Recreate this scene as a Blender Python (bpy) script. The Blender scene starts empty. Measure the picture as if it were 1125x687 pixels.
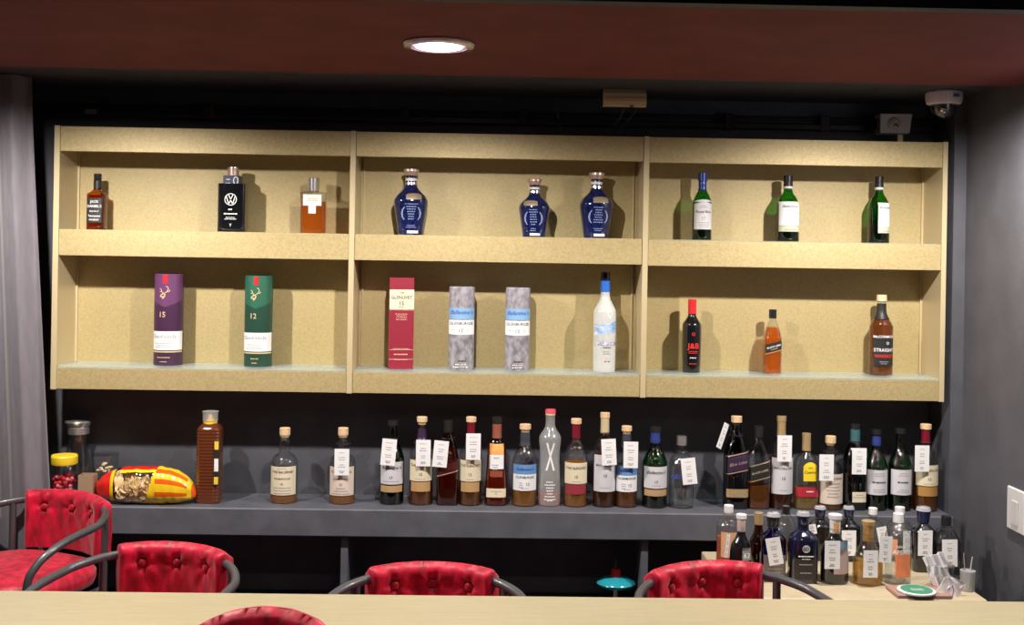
import bpy, math, random
from mathutils import Matrix, Vector
random.seed(7)
S = bpy.context.scene
COL = S.collection
PI = math.pi

# ---------------------------------------------------------------- camera
F = 1219.0
YAW, ROLL, EYE = -0.0185, 0.0165, 1.6
cam_d = bpy.data.cameras.new('camera')
cam_d.sensor_fit = 'HORIZONTAL'; cam_d.sensor_width = 36.0
cam_d.lens = F / 1125.0 * 36.0
cam_d.shift_y = -58.5 / 1125.0
cam_d.clip_start = 0.05
cam = bpy.data.objects.new('camera', cam_d); COL.objects.link(cam)
RM = Matrix.Rotation(YAW, 4, 'Z') @ Matrix.Rotation(PI / 2, 4, 'X') @ Matrix.Rotation(ROLL, 4, 'Z')
cam.matrix_world = Matrix.Translation((0, 0, EYE)) @ RM
S.camera = cam

def at(px, py, Y):
    d = RM.to_3x3() @ Vector(((px - 562.5) / F, (285 - py) / F, -1))
    t = Y / d.y
    return d.x * t, EYE + d.z * t

# ---------------------------------------------------------------- world, exposure, ceiling lamps, added fill lights
w = bpy.data.worlds.new('room_ambience'); S.world = w; w.use_nodes = True
w.node_tree.nodes['Background'].inputs[0].default_value = (1.0, 0.8, 0.75, 1)
w.node_tree.nodes['Background'].inputs[1].default_value = 0.03
S.view_settings.view_transform = 'Standard'
S.view_settings.look = 'None'
S.view_settings.exposure = 0.0
S.view_settings.gamma = 1.0
S.view_settings.use_curve_mapping = False
S.cycles.transparent_max_bounces = 32
S.cycles.max_bounces = 8
S.cycles.diffuse_bounces = 3

def lamp(name, loc, power, size, color=(1, .9, .78), spread=2.4, rot=(0, 0, 0)):
    l = bpy.data.lights.new(name, 'AREA'); l.shape = 'DISK'; l.size = size
    l.energy = power; l.color = color; l.spread = spread
    o = bpy.data.objects.new(name, l); COL.objects.link(o); o.location = loc; o.rotation_euler = rot
    return o
def spot(name, loc, power, radius=.022, color=(1, .925, .84), angle=172):
    l = bpy.data.lights.new(name, 'SPOT'); l.energy = power; l.shadow_soft_size = radius; l.color = color
    l.spot_size = math.radians(angle); l.spot_blend = .5
    o = bpy.data.objects.new(name, l); COL.objects.link(o); o.location = loc
    return o
DOWN = [(-1.42, 3.12, 2.185), (-0.157, 3.107, 2.188), (1.38, 3.12, 2.185)]
POW_DOWN = 120
spot('ceiling_lamp_light', DOWN[0], POW_DOWN)
spot('ceiling_lamp_light', DOWN[2], POW_DOWN)
for x in (-1.1, 0.1, 1.3):
    lamp('room_fill_light', (x, 1.9, 2.28), 3, .13, (1, .93, .86), 2.4)  # unseen lights added near the camera to brighten chair fronts and table
lamp('room_fill_light', (0, -.6, 2.28), 3, .9, (1, .8, .7), 3.0)  # broad warm fill added behind the camera, no fixture there

# ---------------------------------------------------------------- materials
MATS = {}
def nodes_of(name):
    m = bpy.data.materials.new(name); m.use_nodes = True
    return m, m.node_tree.nodes, m.node_tree.links
def pm(name, col, rough=.5, metal=0, coat=0, noise=0, nscale=30, bump=0, bscale=200, stretch=(1, 1, 1),
       spec=.5, emis=0, ecol=None, col2=None, sheen=0, detail=4):
    if name in MATS: return MATS[name]
    m, N, L = nodes_of(name); b = N['Principled BSDF']
    b.inputs['Base Color'].default_value = (*col, 1)
    b.inputs['Roughness'].default_value = rough; b.inputs['Metallic'].default_value = metal
    b.inputs['Coat Weight'].default_value = coat; b.inputs['Coat Roughness'].default_value = .09
    b.inputs['Specular IOR Level'].default_value = spec
    b.inputs['Sheen Weight'].default_value = sheen
    if emis:
        b.inputs['Emission Color'].default_value = (*(ecol or col), 1); b.inputs['Emission Strength'].default_value = emis
    if noise or bump or col2:
        tc = N.new('ShaderNodeTexCoord'); mp = N.new('ShaderNodeMapping'); mp.inputs['Scale'].default_value = stretch
        L.new(tc.outputs['Object'], mp.inputs[0])
    if noise or col2:
        n = N.new('ShaderNodeTexNoise'); n.inputs['Scale'].default_value = nscale; n.inputs['Detail'].default_value = detail
        L.new(mp.outputs[0], n.inputs['Vector'])
        r = N.new('ShaderNodeValToRGB')
        c1 = col2 or tuple(max(0, c * (1 - noise)) for c in col); c2 = col if col2 else tuple(min(1, c * (1 + noise)) for c in col)
        r.color_ramp.elements[0].color = (*c1, 1); r.color_ramp.elements[1].color = (*c2, 1)
        r.color_ramp.elements[0].position = .35; r.color_ramp.elements[1].position = .65
        L.new(n.outputs[0], r.inputs[0]); L.new(r.outputs[0], b.inputs['Base Color'])
    if bump:
        n2 = N.new('ShaderNodeTexNoise'); n2.inputs['Scale'].default_value = bscale; n2.inputs['Detail'].default_value = 3
        L.new(mp.outputs[0], n2.inputs['Vector'])
        bp = N.new('ShaderNodeBump'); bp.inputs['Strength'].default_value = bump; bp.inputs['Distance'].default_value = .002
        L.new(n2.outputs[0], bp.inputs['Height']); L.new(bp.outputs[0], b.inputs['Normal'])
    MATS[name] = m; return m

def glass(name, col=(1, 1, 1), edge=None, refl=1.0, rough=.07, frost=0):
    """clear or tinted thin bottle glass: tinted transmission plus fresnel reflection"""
    if name in MATS: return MATS[name]
    m, N, L = nodes_of(name); N.remove(N['Principled BSDF']); out = N['Material Output']
    lw = N.new('ShaderNodeLayerWeight'); lw.inputs[0].default_value = .16
    mixc = N.new('ShaderNodeMix'); mixc.data_type = 'RGBA'
    e = edge or tuple(c * .45 for c in col)
    mixc.inputs[6].default_value = (*col, 1); mixc.inputs[7].default_value = (*e, 1)
    L.new(lw.outputs['Facing'], mixc.inputs[0])
    tr = N.new('ShaderNodeBsdfTransparent'); L.new(mixc.outputs[2], tr.inputs[0])
    gl = N.new('ShaderNodeBsdfGlossy'); gl.inputs['Roughness'].default_value = rough
    lf = N.new('ShaderNodeLayerWeight'); lf.inputs[0].default_value = .5
    pw = N.new('ShaderNodeMath'); pw.operation = 'POWER'; pw.inputs[1].default_value = 4; L.new(lf.outputs['Facing'], pw.inputs[0])
    mul = N.new('ShaderNodeMath'); mul.operation = 'MULTIPLY_ADD'; mul.inputs[1].default_value = .7*refl; mul.inputs[2].default_value = .10*refl
    L.new(pw.outputs[0], mul.inputs[0])
    ms = N.new('ShaderNodeMixShader'); L.new(mul.outputs[0], ms.inputs[0]); L.new(tr.outputs[0], ms.inputs[1]); L.new(gl.outputs[0], ms.inputs[2])
    last = ms
    if frost:
        df = N.new('ShaderNodeBsdfDiffuse'); df.inputs[0].default_value = (.85, .87, .88, 1)
        m2 = N.new('ShaderNodeMixShader'); m2.inputs[0].default_value = frost
        L.new(ms.outputs[0], m2.inputs[1]); L.new(df.outputs[0], m2.inputs[2]); last = m2
    L.new(last.outputs[0], out.inputs[0]); MATS[name] = m; return m

def liquid(name, col, dens=.45):
    if name in MATS: return MATS[name]
    m, N, L = nodes_of(name); N.remove(N['Principled BSDF']); out = N['Material Output']
    tr = N.new('ShaderNodeBsdfTransparent'); tr.inputs[0].default_value = (*col, 1)
    df = N.new('ShaderNodeBsdfTranslucent'); df.inputs[0].default_value = (*col, 1)
    d2 = N.new('ShaderNodeBsdfDiffuse'); d2.inputs[0].default_value = (*col, 1)
    a = N.new('ShaderNodeMixShader'); a.inputs[0].default_value = .5; L.new(df.outputs[0], a.inputs[1]); L.new(d2.outputs[0], a.inputs[2])
    ms = N.new('ShaderNodeMixShader'); ms.inputs[0].default_value = dens
    L.new(tr.outputs[0], ms.inputs[1]); L.new(a.outputs[0], ms.inputs[2]); L.new(ms.outputs[0], out.inputs[0])
    MATS[name] = m; return m

GOLD = pm('brushed_gold_laminate', (.47, .375, .19), .40, .25, noise=.10, nscale=140, bump=.25, bscale=600)
GOLDE = pm('gold_edge_band', (.60, .50, .31), .4, .25)
GOLDP = pm('gold_back_panel', (.47, .375, .185), .42, .12, noise=.08, nscale=160, bump=.3, bscale=500)
TABLE = pm('brushed_champagne_laminate', (.56, .49, .32), .34, .4, noise=.06, nscale=40, stretch=(.25, 5, 5), bump=.25, bscale=260)
WALL = pm('dark_grey_paint', (.075, .077, .095), .62, noise=.12, nscale=9, bump=.25, bscale=60)
WALLR = pm('slate_wall_paint', (.088, .088, .106), .6, noise=.10, nscale=8, bump=.25, bscale=60)
BLACK = pm('black_paint', (.018, .018, .022), .6, noise=.2, nscale=12)
CEIL = pm('black_ceiling_paint', (.03, .03, .036), .7, noise=.15, nscale=12)
BROWN = pm('maroon_painted_board', (.165, .042, .040), .75, spec=.15, noise=.10, nscale=5, bump=.15, bscale=90)
LEDGE = pm('grey_painted_board', (.098, .102, .126), .5, noise=.12, nscale=14, bump=.2, bscale=120)
FLOOR = pm('dark_floor', (.06, .05, .045), .5, noise=.2, nscale=6)
BEIGE = pm('beige_laminate', (.52, .44, .30), .45, noise=.06, nscale=20)
CURT = pm('grey_curtain_cloth', (.14, .128, .152), .9, noise=.08, nscale=60, bump=.3, bscale=300, stretch=(1, 1, .2), sheen=.3)
VELVET = pm('crushed_red_velvet', (.62, .004, .04), .45, col2=(.30, .002, .016), nscale=40, bump=.75, bscale=42, stretch=(1, 1, .45), sheen=.18, spec=.3)
TUBE = pm('dark_grey_steel_tube', (.075, .075, .085), .38, .3, coat=.25)
PAPER = pm('white_paper', (.83, .83, .86), .7)
CREAM = pm('cream_label_paper', (.74, .66, .48), .7)
LGREY = pm('pale_grey_label', (.62, .61, .66), .6)
PINKL = pm('pale_pink_label', (.72, .60, .52), .65)
INK = pm('dark_ink', (.06, .055, .06), .6)
GREYI = pm('grey_ink', (.33, .32, .34), .7)
WINK = pm('white_ink', (.85, .85, .85), .5)
REDI = pm('red_ink', (.75, .03, .02), .5)
GINK = pm('gold_ink', (.85, .66, .36), .35, .4)
BINK = pm('blue_ink', (.05, .09, .45), .5)
CORKT = pm('pale_wood_cork', (.74, .50, .30), .6, noise=.12, nscale=200)
CORK = pm('cork', (.70, .50, .28), .8, noise=.2, nscale=300)
BLKC = pm('black_plastic', (.015, .015, .017), .3, coat=.4)
SILV = pm('silver_metal', (.78, .78, .80), .25, .9)
WCAP = pm('white_cap', (.78, .77, .79), .4)
NAVY = pm('navy_ceramic', (.004, .006, .045), .12, coat=1, col2=(.010, .018, .10), nscale=70, bump=.4, bscale=110)
NAVYC = pm('navy_cap', (.01, .012, .07), .2, coat=.8)
REDF = pm('dark_red_foil', (.24, .012, .03), .3, .3)
REDB = pm('bright_red_foil', (.65, .02, .03), .35)
BLUF = pm('blue_foil', (.04, .07, .30), .3, .3)
COPP = pm('copper_cap', (.72, .48, .40), .3, .6)
GOLDF = pm('gold_foil', (.72, .52, .26), .35, .6)
TANF = pm('tan_label', (.50, .30, .13), .6)
BLUL = pm('blue_label', (.12, .28, .58), .6)
BLKL = pm('black_label_paper', (.02, .02, .022), .45)
DRKG = pm('dark_bottle_glass', (.006, .007, .009), .12, coat=1)
DGRN = glass('dark_green_glass', (.05, .30, .09), (.01, .06, .02))
GRN = glass('green_glass', (.10, .50, .12), (.02, .12, .03))
CLR = glass('clear_glass', (.93, .95, .95), (.55, .57, .6))
AMBG = glass('amber_glass', (.85, .42, .12), (.25, .08, .02))
FROST = glass('frosted_glass', (.88, .9, .92), (.7, .72, .75), rough=.25, frost=.5)
PET = glass('clear_plastic', (.95, .95, .95), (.6, .6, .6), rough=.08)
SHELFG = glass('shelf_glass', (.92, .98, .95), (.7, .85, .8), refl=.5, frost=.22)
W1 = liquid('amber_whisky', (.85, .42, .08), .36); W2 = liquid('dark_whisky', (.50, .17, .035), .38)
W3 = liquid('deep_brown_spirit', (.14, .035, .012), .6); W4 = liquid('pale_gold_spirit', (.82, .58, .20), .35)
W5 = liquid('pink_spirit', (.85, .36, .22), .5); W6 = liquid('orange_spirit', (.82, .27, .025), .45)
DGL = liquid('dark_green_spirit', (.02, .05, .02), .6)

# ---------------------------------------------------------------- mesh helpers
class MB:
    def __init__(s): s.v = []; s.f = []; s.m = []
    def quad_faces(s, fs, mi=0):
        s.f += fs; s.m += [mi] * len(fs)
    def box(s, x0, x1, y0, y1, z0, z1, mi=0, b=0.0):
        if b <= 0:
            k = len(s.v)
            s.v += [(x, y, z) for z in (z0, z1) for y in (y0, y1) for x in (x0, x1)]
            s.quad_faces([(k, k+2, k+3, k+1), (k+4, k+5, k+7, k+6), (k, k+1, k+5, k+4), (k+2, k+6, k+7, k+3), (k, k+4, k+6, k+2), (k+1, k+3, k+7, k+5)], mi)
            return s
        # bevelled box: 24 verts
        k = len(s.v); idx = {}
        X = (x0, x1); Y = (y0, y1); Z = (z0, z1); sg = (1, -1)
        for i in (0, 1):
            for j in (0, 1):
                for l in (0, 1):
                    bx, by, bz = sg[i]*b, sg[j]*b, sg[l]*b
                    idx[i, j, l, 0] = len(s.v); s.v.append((X[i], Y[j]+by, Z[l]+bz))
                    idx[i, j, l, 1] = len(s.v); s.v.append((X[i]+bx, Y[j], Z[l]+bz))
                    idx[i, j, l, 2] = len(s.v); s.v.append((X[i]+bx, Y[j]+by, Z[l]))
        fs = []
        def face(pts):
            c = Vector(((x0+x1)/2, (y0+y1)/2, (z0+z1)/2)); p = [Vector(s.v[q]) for q in pts]
            n = (p[1]-p[0]).cross(p[2]-p[1]); m = sum(p, Vector())/len(p)
            fs.append(tuple(pts) if n.dot(m-c) > 0 else tuple(reversed(pts)))
        for i in (0, 1):
            face([idx[i, 0, 0, 0], idx[i, 1, 0, 0], idx[i, 1, 1, 0], idx[i, 0, 1, 0]])
            face([idx[0, i, 0, 1], idx[1, i, 0, 1], idx[1, i, 1, 1], idx[0, i, 1, 1]])
            face([idx[0, 0, i, 2], idx[1, 0, i, 2], idx[1, 1, i, 2], idx[0, 1, i, 2]])
            for j in (0, 1):
                face([idx[i, j, 0, 0], idx[i, j, 1, 0], idx[i, j, 1, 1], idx[i, j, 0, 1]])
                face([idx[i, 0, j, 0], idx[i, 1, j, 0], idx[i, 1, j, 2], idx[i, 0, j, 2]])
                face([idx[0, i, j, 1], idx[1, i, j, 1], idx[1, i, j, 2], idx[0, i, j, 2]])
                for l in (0, 1): face([idx[i, j, l, 0], idx[i, j, l, 1], idx[i, j, l, 2]])
        s.quad_faces(fs, mi); return s
    def rings(s, rings, close=True, cap0=True, cap1=True, mi=0):
        k = len(s.v); n = len(rings[0])
        for r in rings: s.v += [tuple(p) for p in r]
        fs = []
        for i in range(len(rings)-1):
            for j in range(n if close else n-1):
                a = k+i*n+j; b = k+i*n+(j+1) % n
                fs.append((a, b, b+n, a+n))
        if cap0: fs.append(tuple(reversed(range(k, k+n))))
        if cap1: fs.append(tuple(range(k+(len(rings)-1)*n, k+len(rings)*n)))
        s.quad_faces(fs, mi); return s
    def tube(s, pts, r, seg=10, mi=0):
        P = [Vector(p) for p in pts]; rr = []
        up = Vector((0, 0, 1)); prev = None
        for i, p in enumerate(P):
            d = (P[min(i+1, len(P)-1)] - P[max(i-1, 0)]).normalized()
            if prev is None:
                a = d.cross(up) if abs(d.z) < .95 else d.cross(Vector((0, 1, 0)))
            else:
                a = prev - d*prev.dot(d)
            a.normalize(); b = d.cross(a); prev = a
            rr.append([p + (a*math.cos(t)+b*math.sin(t))*r for t in [2*PI*q/seg for q in range(seg)]])
        return s.rings(rr, mi=mi)
    def build(s, name, mats, parent=None, smooth=False, ang=40):
        me = bpy.data.meshes.new(name); me.from_pydata(s.v, [], s.f)
        if not isinstance(mats, (list, tuple)): mats = [mats]
        for m in mats: me.materials.append(m)
        me.polygons.foreach_set('material_index', s.m)
        if smooth:
            me.polygons.foreach_set('use_smooth', [True]*len(s.f)); me.set_sharp_from_angle(angle=math.radians(ang))
        me.update()
        o = bpy.data.objects.new(name, me); COL.objects.link(o)
        if parent: o.parent = parent
        return o

def bx(name, mat, x0, x1, y0, y1, z0, z1, parent=None, b=.0):
    return MB().box(x0, x1, y0, y1, z0, z1, b=b).build(name, mat, parent)
def tag(o, label, cat, group=None):
    o['label'] = label; o['category'] = cat
    if group: o['group'] = group
    return o
def thing(name, label, cat, loc=(0, 0, 0), rz=0, group=None):
    o = bpy.data.objects.new(name, None); COL.objects.link(o); o.location = loc; o.rotation_euler = (0, 0, rz)
    o.empty_display_size = .05
    return tag(o, label, cat, group)
def struct(o): o['kind'] = 'structure'; return o

def catmull(pts, sub=6):
    P = [Vector(p) for p in pts]; out = []
    for i in range(len(P)-1):
        p0, p1, p2, p3 = P[max(i-1, 0)], P[i], P[i+1], P[min(i+2, len(P)-1)]
        for j in range(sub):
            t = j/sub
            out.append(.5*((2*p1)+(-p0+p2)*t+(2*p0-5*p1+4*p2-p3)*t*t+(-p0+3*p1-3*p2+p3)*t**3))
    out.append(P[-1]); return out

# lettering: font outlines turned into mesh, cached
_txt = {}
def text_geo(s):
    if s in _txt: return _txt[s]
    c = bpy.data.curves.new('t', 'FONT'); c.body = s; c.size = 1; c.align_x = 'CENTER'; c.resolution_u = 2; c.offset = .012
    o = bpy.data.objects.new('t', c); COL.objects.link(o)
    dg = bpy.context.evaluated_depsgraph_get(); dg.update()
    me = bpy.data.meshes.new_from_object(o.evaluated_get(dg))
    r = ([tuple(v.co) for v in me.vertices], [tuple(p.vertices) for p in me.polygons])
    bpy.data.objects.remove(o); bpy.data.curves.remove(c); bpy.data.meshes.remove(me)
    _txt[s] = r; return r
def add_text(mb, s, x, z, h, surf, width=None, shear=0, slope=0, mi=0):
    """h = cap height; surf(x, z) -> y; width squeezes the line to that width"""
    vs, fs = text_geo(s)
    if not vs: return
    k = h/.7; x0 = min(v[0] for v in vs); x1 = max(v[0] for v in vs)
    kx = k
    if width and (x1-x0)*k > width: kx = width/(x1-x0)
    b = len(mb.v)
    for v in vs:
        X = x + (v[0]-(x0+x1)/2)*kx + v[1]*k*shear; Z = z + v[1]*k - h/2 + slope*(X-x)
        mb.v.append((X, surf(X, Z), Z))
    mb.quad_faces([tuple(b+i for i in f) for f in fs], mi)
def add_lines(mb, x, z, w, rows, dz, th, surf, rnd, slope=0, mi=0):
    for r in range(rows):
        zz = z - r*dz; ww = w*rnd.uniform(.5, 1); X = x-ww/2
        while X < x+ww/2-.001:
            l = min(rnd.uniform(.003, .009), x+ww/2-X)
            p = []
            for a, c in ((X, zz), (X+l, zz), (X+l, zz+th), (X, zz+th)):
                c2 = c+slope*(a-x); p.append((a, surf(a, c2), c2))
            b = len(mb.v); mb.v += p; mb.quad_faces([(b, b+1, b+2, b+3)], mi)
            X += l+.0016

# ---------------------------------------------------------------- room
XL, XR, YB = -2.6, 1.72, 4.2
struct(bx('floor', FLOOR, XL-.1, XR+.1, -1.6, YB+.1, -.1, 0))
struct(bx('wall_back', WALL, XL-.1, XR+.1, YB, YB+.1, 0, 2.35))
struct(bx('wall_right', WALLR, XR, XR+.1, -1.6, YB, 0, 2.35))
struct(bx('wall_left', WALL, XL-.1, XL, -1.6, YB, 0, 2.35))
struct(bx('wall_rear', WALL, XL-.1, XR+.1, -1.7, -1.6, 0, 2.35))
struct(bx('ceiling', CEIL, XL-.1, XR+.1, -1.6, YB+.1, 2.35, 2.45))
struct(bx('trim_1', CEIL, XL, XR, 3.641, YB, 2.215, 2.35))
struct(bx('trim_2', BROWN, XL, XR, 2.602, 3.641, 2.20, 2.35))
struct(bx('trim_3', BLACK, XL, XR, 2.56, 2.602, 2.20, 2.35))
pil = bx('trim_4', WALL, 1.675, XR, 4.0, YB, 0, 2.215); struct(pil)

# ---------------------------------------------------------------- gold wall shelving
CX0, CX1, CZ0, CZ1, CY0, CY1 = -1.571, 1.652, 1.107, 2.053, 4.0, 4.2
D1, D2 = -.504, .555
RT, RM0, RM1, RB = 1.962, 1.588, 1.682, 1.192
sh = thing('wall_shelf_unit', 'long gold wall-mounted shelf unit with six open compartments on the dark wall', 'shelf', (0, CY1, CZ0))
def sbx(name, mat, *a, b=.0):
    x0, x1, y0, y1, z0, z1 = a
    return MB().box(x0, x1, y0-CY1, y1-CY1, z0-CZ0, z1-CZ0, b=b).build(name, mat, sh)
sbx('side_panel', GOLDE, CX0, CX0+.02, CY0, CY1, CZ0, CZ1, b=.001)
sbx('side_panel', GOLDE, CX1-.018, CX1, CY0, CY1, CZ0, CZ1, b=.001)
for d in (D1, D2): sbx('divider_panel', GOLDE, d-.01, d+.01, CY0, CY1, CZ0, CZ1, b=.001)
bays = [(CX0+.02, D1-.01), (D1+.01, D2-.01), (D2+.01, CX1-.018)]
for i, (a, c) in enumerate(bays):
    dz = (0, 0, -.003)[i]
    sbx('back_panel', GOLDP, a, c, 4.185, 4.2, CZ0+.01, CZ1-.005)
    sbx('front_rail', GOLD, a+.0005, c-.0005, 4.004, 4.022, RT+dz, CZ1-.002, b=.001)
    sbx('front_rail', GOLD, a+.0005, c-.0005, 4.004, 4.022, RM0+dz, RM1+dz, b=.001)
    sbx('front_rail', GOLD, a+.0005, c-.0005, 4.004, 4.022, CZ0+.002, RB-.008, b=.001)
    sbx('top_board', GOLDP, a, c, 4.022, 4.185, RT+.05, CZ1-.004)
    sbx('shelf_board', GOLDP, a, c, 4.022, 4.185, RM0+.02, RM1-.008)
    sbx('shelf_board', GOLDP, a, c, 4.022, 4.185, CZ0+.03, RB-.01)
    sbx('glass_shelf', SHELFG, a+.002, c-.002, 4.006, 4.183, RB-.008, RB, b=.001)
    sbx('glass_shelf', SHELFG, a+.002, c-.002, 4.024, 4.183, RM1-.008, RM1, b=.001)
    for q, (z0, z1) in enumerate(((RB, RM0+.02), (RM1, RT+.05))):
        if i == 0: sbx('corner_bead', GOLDE, a, a+.007, 4.176, 4.185, z0, z1)
        if i == 1: sbx('corner_bead', GOLDE, a+.01, a+.014, 4.176, 4.185, z0, z1); sbx('corner_bead', GOLDE, c-.016, c-.011, 4.176, 4.185, z0, z1)
        if i == 2: sbx('corner_bead', GOLDE, c-.007, c, 4.176, 4.185, z0, z1)

# ---------------------------------------------------------------- lower ledge and side counter
LZ = .703; LF = 3.944
lg = thing('ledge_counter', 'long grey painted ledge counter fixed along the wall below the gold shelves', 'counter', (0, LF, 0))
def lbx(name, mat, x0, x1, y0, y1, z0, z1, b=0):
    return MB().box(x0, x1, y0-LF, y1-LF, z0, z1, b=b).build(name, mat, lg)
lbx('worktop', LEDGE, XL+.005, 1.672, LF, YB-.001, .605, LZ, b=.004)
for x in (-1.62, at(378, 620, 3.97)[0], at(708, 620, 3.97)[0], 1.62):
    lbx('support_panel', LEDGE, x-.013, x+.013, 3.97, YB-.001, .34, .605, b=.002)
    lbx('foot_panel', LEDGE, x-.013, x+.013, 3.97, YB-.001, 0, .31, b=.002)
lbx('base_board', BLACK, XL+.005, 1.672, 3.96, YB-.001, .31, .34)
bc = thing('low_bar_counter', 'low beige topped side counter in front of the grey ledge, holding bottles', 'counter', (1.13, 3.66, 0))
BZ = .57
def cbx(name, mat, x0, x1, y0, y1, z0, z1, b=0):
    return MB().box(x0-1.13, x1-1.13, y0-3.66, y1-3.66, z0, z1, b=b).build(name, mat, bc)
cbx('worktop', BEIGE, .765, 1.55, 3.40, 3.94, BZ-.03, BZ, b=.003)
cbx('cabinet_body', BLACK, .785, 1.53, 3.43, 3.92, 0, BZ-.03)

# ---------------------------------------------------------------- bottles
RND = random.Random(3)
def smooth_profile(prof):
    """keeps corners, rounds shoulders by catmull through the points"""
    P = [Vector((r, z, 0)) for r, z in prof]; out = []
    for i in range(len(P)-1):
        p0, p1, p2, p3 = P[max(i-1, 0)], P[i], P[i+1], P[min(i+2, len(P)-1)]
        if (p2-p1).length < .03 or abs(p1.x-p2.x) < 1e-4: out.append(p1); continue
        for j in range(4):
            t = j/4
            q = .5*((2*p1)+(-p0+p2)*t+(2*p0-5*p1+4*p2-p3)*t*t+(-p0+3*p1-3*p2+p3)*t**3)
            q.x = min(max(q.x, min(p1.x, p2.x)), max(p1.x, p2.x)); q.y = min(max(q.y, min(p1.y, p2.y)), max(p1.y, p2.y))
            out.append(q)
    out.append(P[-1]); return [(q.x, q.y) for q in out]
KIND = {
 'balv': ([(0.9, 0), (1, .012), (1, .49), (.97, .55), (.78, .615), (.46, .655), (.40, .68), (.47, .73), (.49, .77), (.42, .83), (.34, .86), (.34, .90)], 2, 1),
 'ball': ([(.9, 0), (1, .012), (1, .50), (.96, .57), (.74, .66), (.46, .73), (.37, .79), (.40, .83), (.36, .88), (.36, .94)], 2, 1),
 'liv':  ([(.9, 0), (1, .012), (1, .52), (.95, .60), (.74, .68), (.42, .74), (.34, .78), (.32, .85), (.32, .93)], 2, 1),
 'jw':   ([(.92, 0), (1, .012), (1, .50), (.95, .58), (.74, .69), (.48, .79), (.38, .84), (.36, .88), (.36, .93)], 5, .95),
 'mac':  ([(.88, 0), (.95, .012), (1, .58), (.94, .66), (.66, .725), (.38, .77), (.34, .82), (.33, .93)], 2, 1),
 'abs':  ([(.9, 0), (1, .012), (1, .56), (.96, .64), (.74, .715), (.44, .76), (.36, .79), (.36, .88)], 2, 1),
 'sal':  ([(.66, 0), (.72, .012), (.86, .25), (1, .48), (.99, .53), (.84, .60), (.52, .68), (.38, .73), (.34, .78), (.33, .90)], 2.2, .8),
 'goose':([(.9, 0), (.97, .012), (1, .30), (1, .56), (.93, .62), (.66, .68), (.45, .73), (.40, .78), (.38, .86)], 2, 1),
 'jb':   ([(.86, 0), (.92, .012), (1, .45), (1, .60), (.94, .665), (.62, .73), (.44, .775), (.42, .82), (.40, .9)], 2, 1),
 'jd':   ([(.92, 0), (1, .012), (1, .60), (.92, .645), (.55, .69), (.42, .72), (.42, .77), (.40, .9)], 5, 1),
 'box':  ([(.92, 0), (1, .012), (1, .72), (.95, .745), (.42, .76), (.36, .78), (.36, .9)], 6, .7),
 'x':    ([(.86, 0), (.97, .012), (1, .10), (.93, .35), (.86, .48), (.90, .58), (.98, .67), (.92, .72), (.55, .79), (.42, .84), (.42, .93)], 2, 1),
 'cue':  ([(.92, 0), (1, .012), (1, .50), (.96, .60), (.80, .67), (.46, .73), (.34, .77), (.32, .93)], 3, .75),
 'taper':([(.86, 0), (1, .03), (.97, .20), (.86, .45), (.82, .60), (.62, .69), (.42, .75), (.38, .80), (.38, .93)], 3, .9),
 'oct':  ([(.92, 0), (1, .012), (1, .54), (.93, .64), (.50, .72), (.40, .75), (.40, .82)], 3.6, .85),
 'dec':  ([(.86, 0), (.97, .012), (1, .12), (.97, .38), (.86, .52), (.56, .62), (.40, .68), (.36, .74), (.36, .9)], 2, .85),
 'pear': ([(.84, 0), (.96, .03), (1, .18), (.96, .34), (.80, .47), (.52, .60), (.40, .68), (.36, .75), (.36, .9)], 2.2, .9),
 'mcc':  ([(.9, 0), (1, .012), (1, .56), (.95, .62), (.66, .70), (.44, .76), (.38, .82), (.38, .93)], 2.6, .85),
 'aps':  ([(.9, 0), (1, .02), (1, .62), (.94, .71), (.72, .78), (.48, .82), (.40, .84), (.40, .9)], 2, 1),
 'tri':  ([(.9, 0), (1, .012), (1, .45), (.94, .58), (.70, .70), (.46, .77), (.38, .80), (.38, .94)], 3, .9),
}
NECK = {}
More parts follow.
